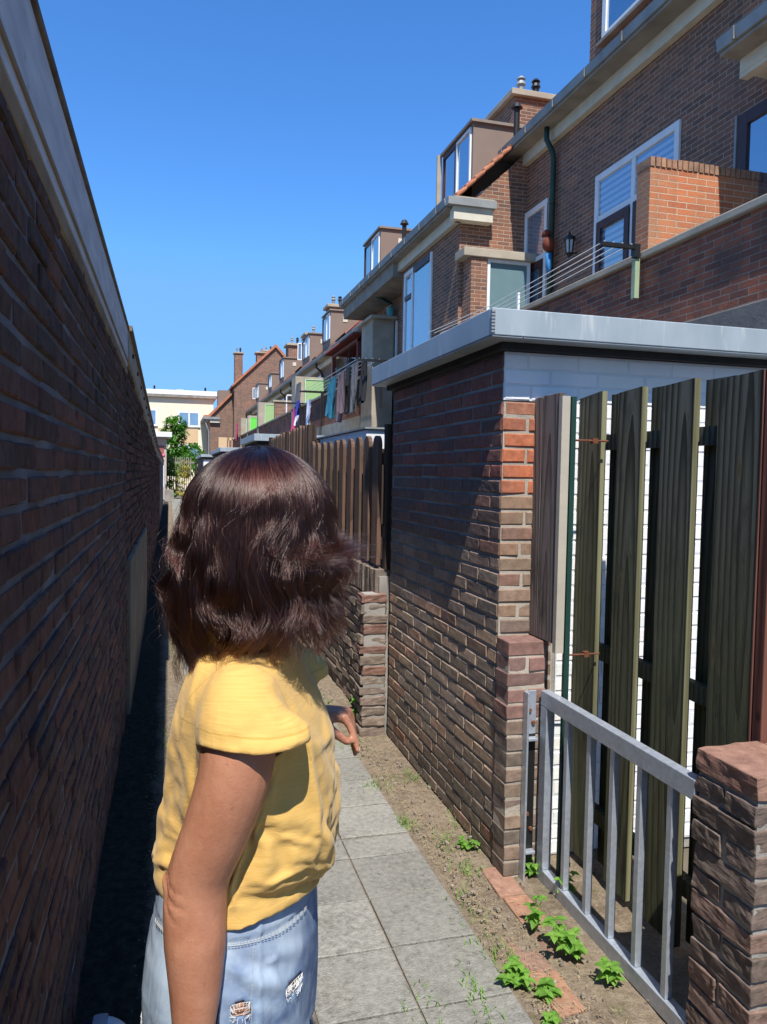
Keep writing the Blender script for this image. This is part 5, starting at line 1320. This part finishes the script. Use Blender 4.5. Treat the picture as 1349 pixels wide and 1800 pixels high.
def _shirt():
    t = NT('yellow_slub_jersey'); v = t.coord(); re_ = t.n('Attribute', attribute_name='rest').outputs['Vector']
    sl_ = t.noise(t.n('Mapping', inp={'Vector': re_, 'Scale': (18, 18, 650)}).outputs[0], 1, 3, .6)
    kn = t.noise(t.n('Mapping', inp={'Vector': re_, 'Scale': (900, 900, 500)}).outputs[0], 1, 2)
    cr_ = t.noise(t.n('Mapping', inp={'Vector': re_, 'Scale': (30, 30, 55)}).outputs[0], 1, 5, .65, 1.2)
    c = t.mix(t.mr(sl_, .3, .7), (.61, .37, .10), (.69, .445, .14))
    sx = t.n('SeparateXYZ', inp={0: re_})
    hem = t.math('LESS_THAN', t.math('ABSOLUTE', t.math('SUBTRACT', sx.outputs[2], 1.2285)), .0011)
    outer = t.math('GREATER_THAN', t.math('ABSOLUTE', t.math('SUBTRACT', sx.outputs[1], 1.163)), .105)
    hem = t.math('MULTIPLY', hem, outer)
    seam = t.math('LESS_THAN', t.math('ABSOLUTE', t.math('SUBTRACT', t.math('ABSOLUTE', t.math('SUBTRACT', sx.outputs[1], 1.163)), .122)), .0013)
    seam = t.math('MULTIPLY', seam, t.math('GREATER_THAN', sx.outputs[2], 1.17))
    ln = t.math('ADD', hem, seam)
    h = t.math('ADD', t.math('MULTIPLY', sl_, .10), t.math('MULTIPLY', cr_, .55)); h = t.math('SUBTRACT', h, t.math('MULTIPLY', ln, 1.0))
    c = t.mix(t.math('MULTIPLY', ln, .45), c, (.42, .24, .03))
    t.fin(c, .88, 0, t.bump(h, .5, .004, t.bump(kn, .15, .001)), .2)
    t.b.inputs['Sheen Weight'].default_value = .15
    tr = t.n('BsdfTranslucent', inp={'Color': (.85, .5, .08, 1)}); mx = t.n('MixShader', inp={0: .12, 1: t.b.outputs[0], 2: tr.outputs[0]}); t.t.links.new(mx.outputs[0], t.out.inputs[0])
    return t.m
shirt.data.materials.clear(); shirt.data.materials.append(_shirt())
shirt.data.polygons.foreach_set('use_smooth', [True]*len(shirt.data.polygons))
sm_ = shirt.modifiers.new('smooth', 'SMOOTH'); sm_.factor = .5; sm_.iterations = 4
sb = shirt.modifiers.new('sub', 'SUBSURF'); sb.levels = 1; sb.render_levels = 1
sd = shirt.modifiers.new('sol', 'SOLIDIFY'); sd.thickness = .0018; sd.offset = -1
# ---------------------------------------------------------------- frayed light denim
def _denim():
    t = NT('light_washed_denim'); v = t.coord(); n = t.noise(v, 11, 4, .6); n2 = t.noise(v, 5, 3)
    tw = t.n('TexWave', wave_type='BANDS', bands_direction='DIAGONAL', inp={'Vector': v, 'Scale': 420, 'Distortion': .6}).outputs['Fac']
    st = t.noise(t.n('Mapping', inp={'Vector': v, 'Scale': (60, 60, 9)}).outputs[0], 1, 4, .7)
    c = t.mix(t.mr(n, .44, .56), (.06, .125, .27), (.31, .41, .53)); c = t.mix(t.mr(n2, .42, .56, 0, .55), c, (.46, .54, .62))
    c = t.mix(t.mr(st, .3, .7, 0, .35), c, (.13, .21, .36)); c = t.mix(t.math('MULTIPLY', tw, .18), c, (.8, .84, .88))
    return t.fin(c, .9, 0, t.bump(t.math('ADD', st, t.math('MULTIPLY', tw, .4)), .5, .002), .2)
DENIM = _denim(); NAVY = m_plain('arm_shadow_navy', (.012, .016, .035), .9, var=.3, vs=40); THREAD = m_plain('white_frayed_thread', (.66, .66, .64), .9)
DEN = [(-.218, 1.162, .725, .122, .176), (-.220, 1.162, .77, .127, .182), (-.220, 1.162, .82, .130, .185), (-.218, 1.162, .87, .127, .181), (-.214, 1.162, .92, .119, .170), (-.212, 1.162, .968, .112, .160)]
m = MB(); loft(m, DEN, 48)
m2 = []
denim = voxel(m, 'denim_shorts', .0042, DENIM, None, 2)
bm = bmesh.new(); bm.from_mesh(denim.data); kill = []
def inrip(L_):
    if L_.y > 1.08: return False
    for cx, cz, rx, rz in ((-.178, .848, .012, .010), (-.113, .842, .009, .009)):
        q_ = math.hypot((L_.x-cx)/rx, (L_.z-cz)/rz)+noise.noise(Vector((L_.x*90, L_.z*90, 3)))*.35
        if q_ < 1.08: return True
    return False
for f in bm.faces:
    c = Ld(f.calc_center_median()); n = f.normal
    hem = max(.728, .768-.42*(c.x+.355)) + .005*math.sin(c.x*90)+.003*math.sin(c.x*310)
    if c.z > .962 and n.z > .5: kill.append(f)
    elif c.z < hem: kill.append(f)
    elif inrip(c): kill.append(f)
bmesh.ops.delete(bm, geom=kill, context='FACES'); bmesh.ops.delete(bm, geom=[v for v in bm.verts if not v.link_faces], context='VERTS')
for v in bm.verts:
    L_ = Ld(v.co); f = max(0, 1-(L_.z-.73)/.19)
    nz = noise.noise(Vector((L_.x*16, L_.y*16, L_.z*7)))*.007*(.4+f)
    # diagonal pull folds below the waistband and a raised side seam
    fold = .0045*math.sin((L_.z*1.5+L_.x*1.1)*95)*max(0, min(1, (.925-L_.z)/.03))*max(0, min(1, (L_.z-.80)/.03))*max(0, noise.noise(Vector((L_.x*9, L_.z*9, 2)))+.3)
    fold += .004*math.exp(-((L_.x+.128+.25*(L_.z-.84))/.006)**2)*(1 if L_.z < .90 and L_.y < 1.12 else 0)
    seam = .0028*math.exp(-((L_.x+.158-.02*(.93-L_.z)*5*.3)/.0028)**2) if L_.y < 1.1 else 0
    band = .0022 if L_.z > .935 else 0
    v.co += v.normal*max(-.002, nz+fold+seam+band)
bm.to_mesh(denim.data); bm.free()
denim.data.transform(Matrix.Translation(-PB)); denim.parent = person
denim.data.polygons.foreach_set('use_smooth', [True]*len(denim.data.polygons))
sd = denim.modifiers.new('sol', 'SOLIDIFY'); sd.thickness = .002; sd.offset = -1
# frayed threads round rips and hem, waistband stitching, dark strip painted as the arm's shadow along the side seam
m = MB()
def onden(x, z, near=True, off=.002):
    for i in range(len(DEN)-1):
        if DEN[i][2] <= z <= DEN[i+1][2] or i == len(DEN)-2:
            t_ = (z-DEN[i][2])/(DEN[i+1][2]-DEN[i][2]); t_ = max(0, min(1, t_)); break
    cx = DEN[i][0]*(1-t_)+DEN[i+1][0]*t_; rx = DEN[i][3]*(1-t_)+DEN[i+1][3]*t_+off; ry = DEN[i][4]*(1-t_)+DEN[i+1][4]*t_+off
    u = max(-.999, min(.999, (x-cx)/rx)); return Wd(x, 1.162-ry*(1-abs(u)**2.25)**(1/2.25), z)
for cx, cz, rx, rz in ((-.178, .848, .012, .010), (-.113, .842, .009, .009)):
    m = MB()
    for _ in range(44):
        a = U(0, 6.28); x = cx+rx*1.05*max(-1, min(1, 1.3*math.cos(a))); z = cz+rz*1.05*max(-1, min(1, 1.3*math.sin(a)))
        p0 = onden(x, z, off=.004); p1 = onden(x-math.cos(a)*U(0, .009), z-math.sin(a)*U(0, .006)-U(0, .006), off=.006)
        m.tube([p0, (p0+p1)/2+Vector((0, 0, U(-.002, .002))), p1], .00028, 4)
    for _ in range(4):
        z = cz+U(-.8, .8)*rz; m.tube([onden(cx-rx, z, off=.002), onden(cx, z+U(-.002, .002), off=.001), onden(cx+rx, z, off=.002)], .0003, 4)
    m.build('frayed_threads', THREAD, denim)
m = MB()
for _ in range(2):
    x = -.178+U(-.01, .01); m.tube([onden(x, .837, off=.004), onden(x+.002, .822, off=.006), onden(x-.002, .808, off=.004)], .0005, 4)
for k in range(260):
    x = -.345+.25*k/260; z = max(.728, .768-.42*(x+.355))+U(-.002, .006); p0 = onden(x, z, off=.003)
    m.tube([p0, p0+Vector((U(-.003, .003), U(-.003, .003), -U(.004, .014)))], .0005, 4)
m.build('frayed_threads', THREAD, denim)
m = MB()
for zz in (.9335, .931):
    x = -.31
    while x < -.104:
        m.tube([onden(x, zz, off=.0045), onden(x+.0028, zz, off=.005)], .00045, 4); x += .0042
z = .925
while z > .745:
    for dx in (-.004,): m.tube([onden(-.160+dx, z, off=.0035), onden(-.160+dx, z-.0028, off=.0035)], .00045, 4)
    z -= .0042
m.build('stitching', m_plain('pale_stitch', (.5, .48, .4), .8), denim)
m = MB(); prev = None; W_ = 7
rows = []
for k in range(24):
    z = .735+.185*k/23; rows.append([onden(-.222+.018*i/(W_-1)+.02*(z-.83)*.3, z, off=.0065) for i in range(W_)])
for k in range(23):
    for i in range(W_-1): m.add([rows[k][i], rows[k][i+1], rows[k+1][i+1], rows[k+1][i]], [(0, 1, 2, 3)])
m.build('arm_shadow_strip', NAVY, denim, fix=False)  # navy colour stands in for the arm's shadow, with the dark seam
# shoes, standing on the slabs
for yy in (1.075, 1.245):
    m = MB(); limb(m, [(-.245, yy, .045, .036), (-.19, yy, .046, .042), (-.12, yy, .034, .038), (-.06, yy, .026, .030)], 16); sh = m.build('sneaker', m_plain('white_sneaker', (.6, .6, .6), .6), person, smooth=True)

# ---------------------------------------------------------------- hair: wavy bob, thousands of strands
hr = random.Random(11)
def HU(a, b): return hr.uniform(a, b)
HX, HY = -.188, 1.168
def env(th, z):
    """outer hair radius at azimuth th (0 = right of picture, pi = left) and height z"""
    c = math.cos(th); s_ = math.sin(th)
    t = (1.50-z)/.20                       # 0 at temple height, 1 at the ends
    left = .108+.030*math.sin(max(0, min(1.0, t*1.25))*math.pi*.5)-.004*max(0, t-.85)/.2
    right = .106+.004*t+.030*math.exp(-((z-1.415)/.022)**2)-.004*max(0, t-.7)
    back = .122+.012*math.sin(min(1, t)*math.pi)-.030*max(0, t-.55)
    wl = max(0, -c)**1.5; wr = max(0, c)**1.5; wb = abs(s_)**1.5
    return (left*wl+right*wr+back*wb)/(wl+wr+wb)
TOPZ = 1.600; EQ = 1.500
CLR = {}
def hpath(th, ps, lay, ln, cs, n=26, curl=1):
    """th azimuth, ps start polar angle from the crown, lay 0..1 outer..inner, ln end height"""
    pts = []; rr = random.Random(cs); cl_r = rr.gauss(0, .0032); cl_t = rr.gauss(0, .05)
    ph1, ph2, am, tw, cr_ = rr.uniform(0, 6.28), rr.uniform(0, 6.28), rr.uniform(.5, 1.3), rr.uniform(-.35, .35), rr.uniform(.5, 1.2)
    sgn = 1 if rr.random() < .5 else -1
    L1 = (math.pi/2-ps)*.11; L2 = EQ-ln; T = L1+L2
    for i in range(n):
        s_ = i/(n-1); d = s_*T
        if d < L1:
            p = ps+d/.11; e = env(th, EQ)*(1-.10*lay); sp = math.sin(p); r = e*sp**1.06; z = EQ+(TOPZ-EQ-.012*lay)*math.cos(p)
            u = 0
        else:
            u = (d-L1)/L2; z = EQ-(d-L1); r = env(th, z)*(1-.10*lay-.22*lay*u)
        g = s_*s_
        thh = th+tw*g*.6+.05*am*math.sin(s_*7+ph1)*g+.10*math.sin(z*26+th*2.0)*g
        wv = noise.noise(Vector((math.cos(th)*2.2, math.sin(th)*2.2, z*7)))
        g2 = max(0, min(1, (s_-.22)/.35)); wob = .004*am*math.sin(s_*9+ph2)*g2+.008*math.sin(z*40+wv*12+th*3.5)*g2; thh += (.13*math.sin(z*32+wv*10+1.3)+.07*am*math.sin(s_*10+ph1))*g2*.8
        r += wob+cl_r*min(1, s_*4); thh += cl_t*math.sin(s_*5+ph2)*min(1, s_*3)
        if curl and u > .58:
            k = (u-.58)/.42; c = math.cos(th)
            flip = 1 if (c > .35 or sgn > .5) and c > -.15 else -1
            R_ = (.017*cr_*cr_ if ln < 1.37 else .022+.010*cr_)*(1 if ln < 1.37 or c > .2 else .4); a = k*(2.4 if ln < 1.37 else 1.5)
            r += flip*R_*(1-math.cos(a))*.8; z += R_*math.sin(a)*.55*k+ (.012*k*k if flip > 0 else .004*k)
        pts.append(Vector((HX+r*math.cos(thh), HY+r*math.sin(thh), z)))
    return pts
FA = math.atan2(FD.y, FD.x)
def facedist(th):
    d = (th-FA+math.pi) % (2*math.pi)-math.pi; return abs(d)
clumps = []
for i in range(600):
    while True:
        th = HU(0, 2*math.pi); ps = math.acos(1-HU(0, 1)*.98)*.97
        if facedist(th) < .85 and ps > .7: continue
        break
    lay = HU(0, 1)**1.3; c = math.cos(th)
    ln = 1.292+HU(-.025, .035)-.032*max(0, -c)*(1 if HU(0, 1) < .75 else .3)+.012*max(0, c)+.045*(1-lay)*HU(0, 1)*.6
    kind = 0
    if c > .3 and HU(0, 1) < .36: ln = 1.418+HU(-.018, .018); kind = 1; lay *= .5
    clumps.append((th, ps, lay, ln, hpath(th, ps, lay, ln, i)))
NP = 26; strands = []
for i in range(20000):
    ci = hr.randrange(len(clumps)); th0, ps0, lay0, ln0, cp = clumps[ci]
    th = th0+hr.gauss(0, .09); ps = max(.02, min(1.5, ps0+hr.gauss(0, .09))); lay = min(1, max(0, lay0+hr.gauss(0, .12)))
    own = hpath(th, ps, lay, ln0+hr.gauss(0, .016), ci, NP); off = Vector((hr.gauss(0, 1), hr.gauss(0, 1), hr.gauss(0, 1)))*.0016
    tight = HU(.35, .93); fr = HU(0, 6.28); fa = HU(.0004, .0022)
    pts = []
    for k in range(NP):
        s_ = k/(NP-1); w_ = tight*min(1, s_*1.6)
        p = own[k].lerp(cp[k], w_)+off*(.3+s_)
        p = p+Vector((math.sin(s_*14+fr), math.cos(s_*11+fr*2), math.sin(s_*17+fr*3)))*fa*s_
        pts.append(p)
    strands.append(pts)
# flyaways, mostly blown to the left and right sides
for i in range(700):
    th = HU(0, 6.28) if i % 3 else math.pi+HU(-.5, .4)
    if i % 5 == 0: th = HU(-.4, .3)
    if facedist(th) < .7: continue
    base = hpath(th, HU(.2, 1.5), HU(0, .3), HU(1.30, 1.44), 9000+i, NP); dr = Vector((math.cos(th), math.sin(th), HU(-.5, .6)))*HU(.004, .030); fr = HU(0, 6)
    if i % 3 == 0: dr *= 1.5
    strands.append([p+dr*max(0, (k/(NP-1)-.35)/.65)**1.8+Vector((math.sin(k*.3+fr), math.cos(k*.25+fr), math.sin(k*.22)))*.002*(k/NP) for k, p in enumerate(base)])
def _hair():
    t = NT('mahogany_hair'); h = t.n('BsdfHairPrincipled'); h.parametrization = 'COLOR'
    inf = t.n('HairInfo').outputs['Random'] if hasattr(bpy.types, 'ShaderNodeHairInfo') else .5
    c = t.ramp(inf, [(0, (.008, .0033, .0026)), (.6, (.023, .0083, .0064)), (1, (.065, .021, .015))])
    t.t.links.new(c, h.inputs['Color']); h.inputs['Roughness'].default_value = .2; h.inputs['Radial Roughness'].default_value = .35
    h.inputs['Random Roughness'].default_value = .3; t.t.links.new(h.outputs[0], t.out.inputs[0]); return t.m
HAIRM = _hair()
m = MB(); cap = m_plain('under_hair_dark', (.018, .009, .008), .75)
rings = [(HX, HY, z, env(0, z)*.0+ .5*(env(0, z)+env(math.pi, z))*k, env(math.pi/2, z)*k) for z, k in ((1.325, .50), (1.345, .68), (1.38, .76), (1.42, .80), (1.46, .82), (1.50, .86))]
rings = [(HX+(env(0, r[2])-env(math.pi, r[2]))*.40, *r[1:]) for r in rings]
for p in (.3, .6, .9, 1.15, 1.35, 1.5): rings.append((HX-.008, HY, 1.50+.088*math.sin(p), .098*math.cos(p)+.002, .106*math.cos(p)+.002))
loft(m, rings, 32)
hair = m.build('hair', cap, person, smooth=True)
hc = bpy.data.hair_curves.new('strands'); hc.add_curves([NP]*len(strands))
flat = []; rad = []
for st_ in strands:
    for k, p in enumerate(st_):
        w_ = Wd(p.x, p.y, p.z)-PB; flat += [w_.x, w_.y, w_.z]; f = k/(NP-1); rad.append(.00022*(1-.55*f))
hc.attributes['position'].data.foreach_set('vector', flat)
if 'radius' not in hc.attributes: hc.attributes.new('radius', 'FLOAT', 'POINT')
hc.attributes['radius'].data.foreach_set('value', rad)
ho = bpy.data.objects.new('strands', hc); COL.objects.link(ho); hc.materials.append(HAIRM); ho.parent = hair
print('hair', len(strands), round(_time.time()-_T, 1))
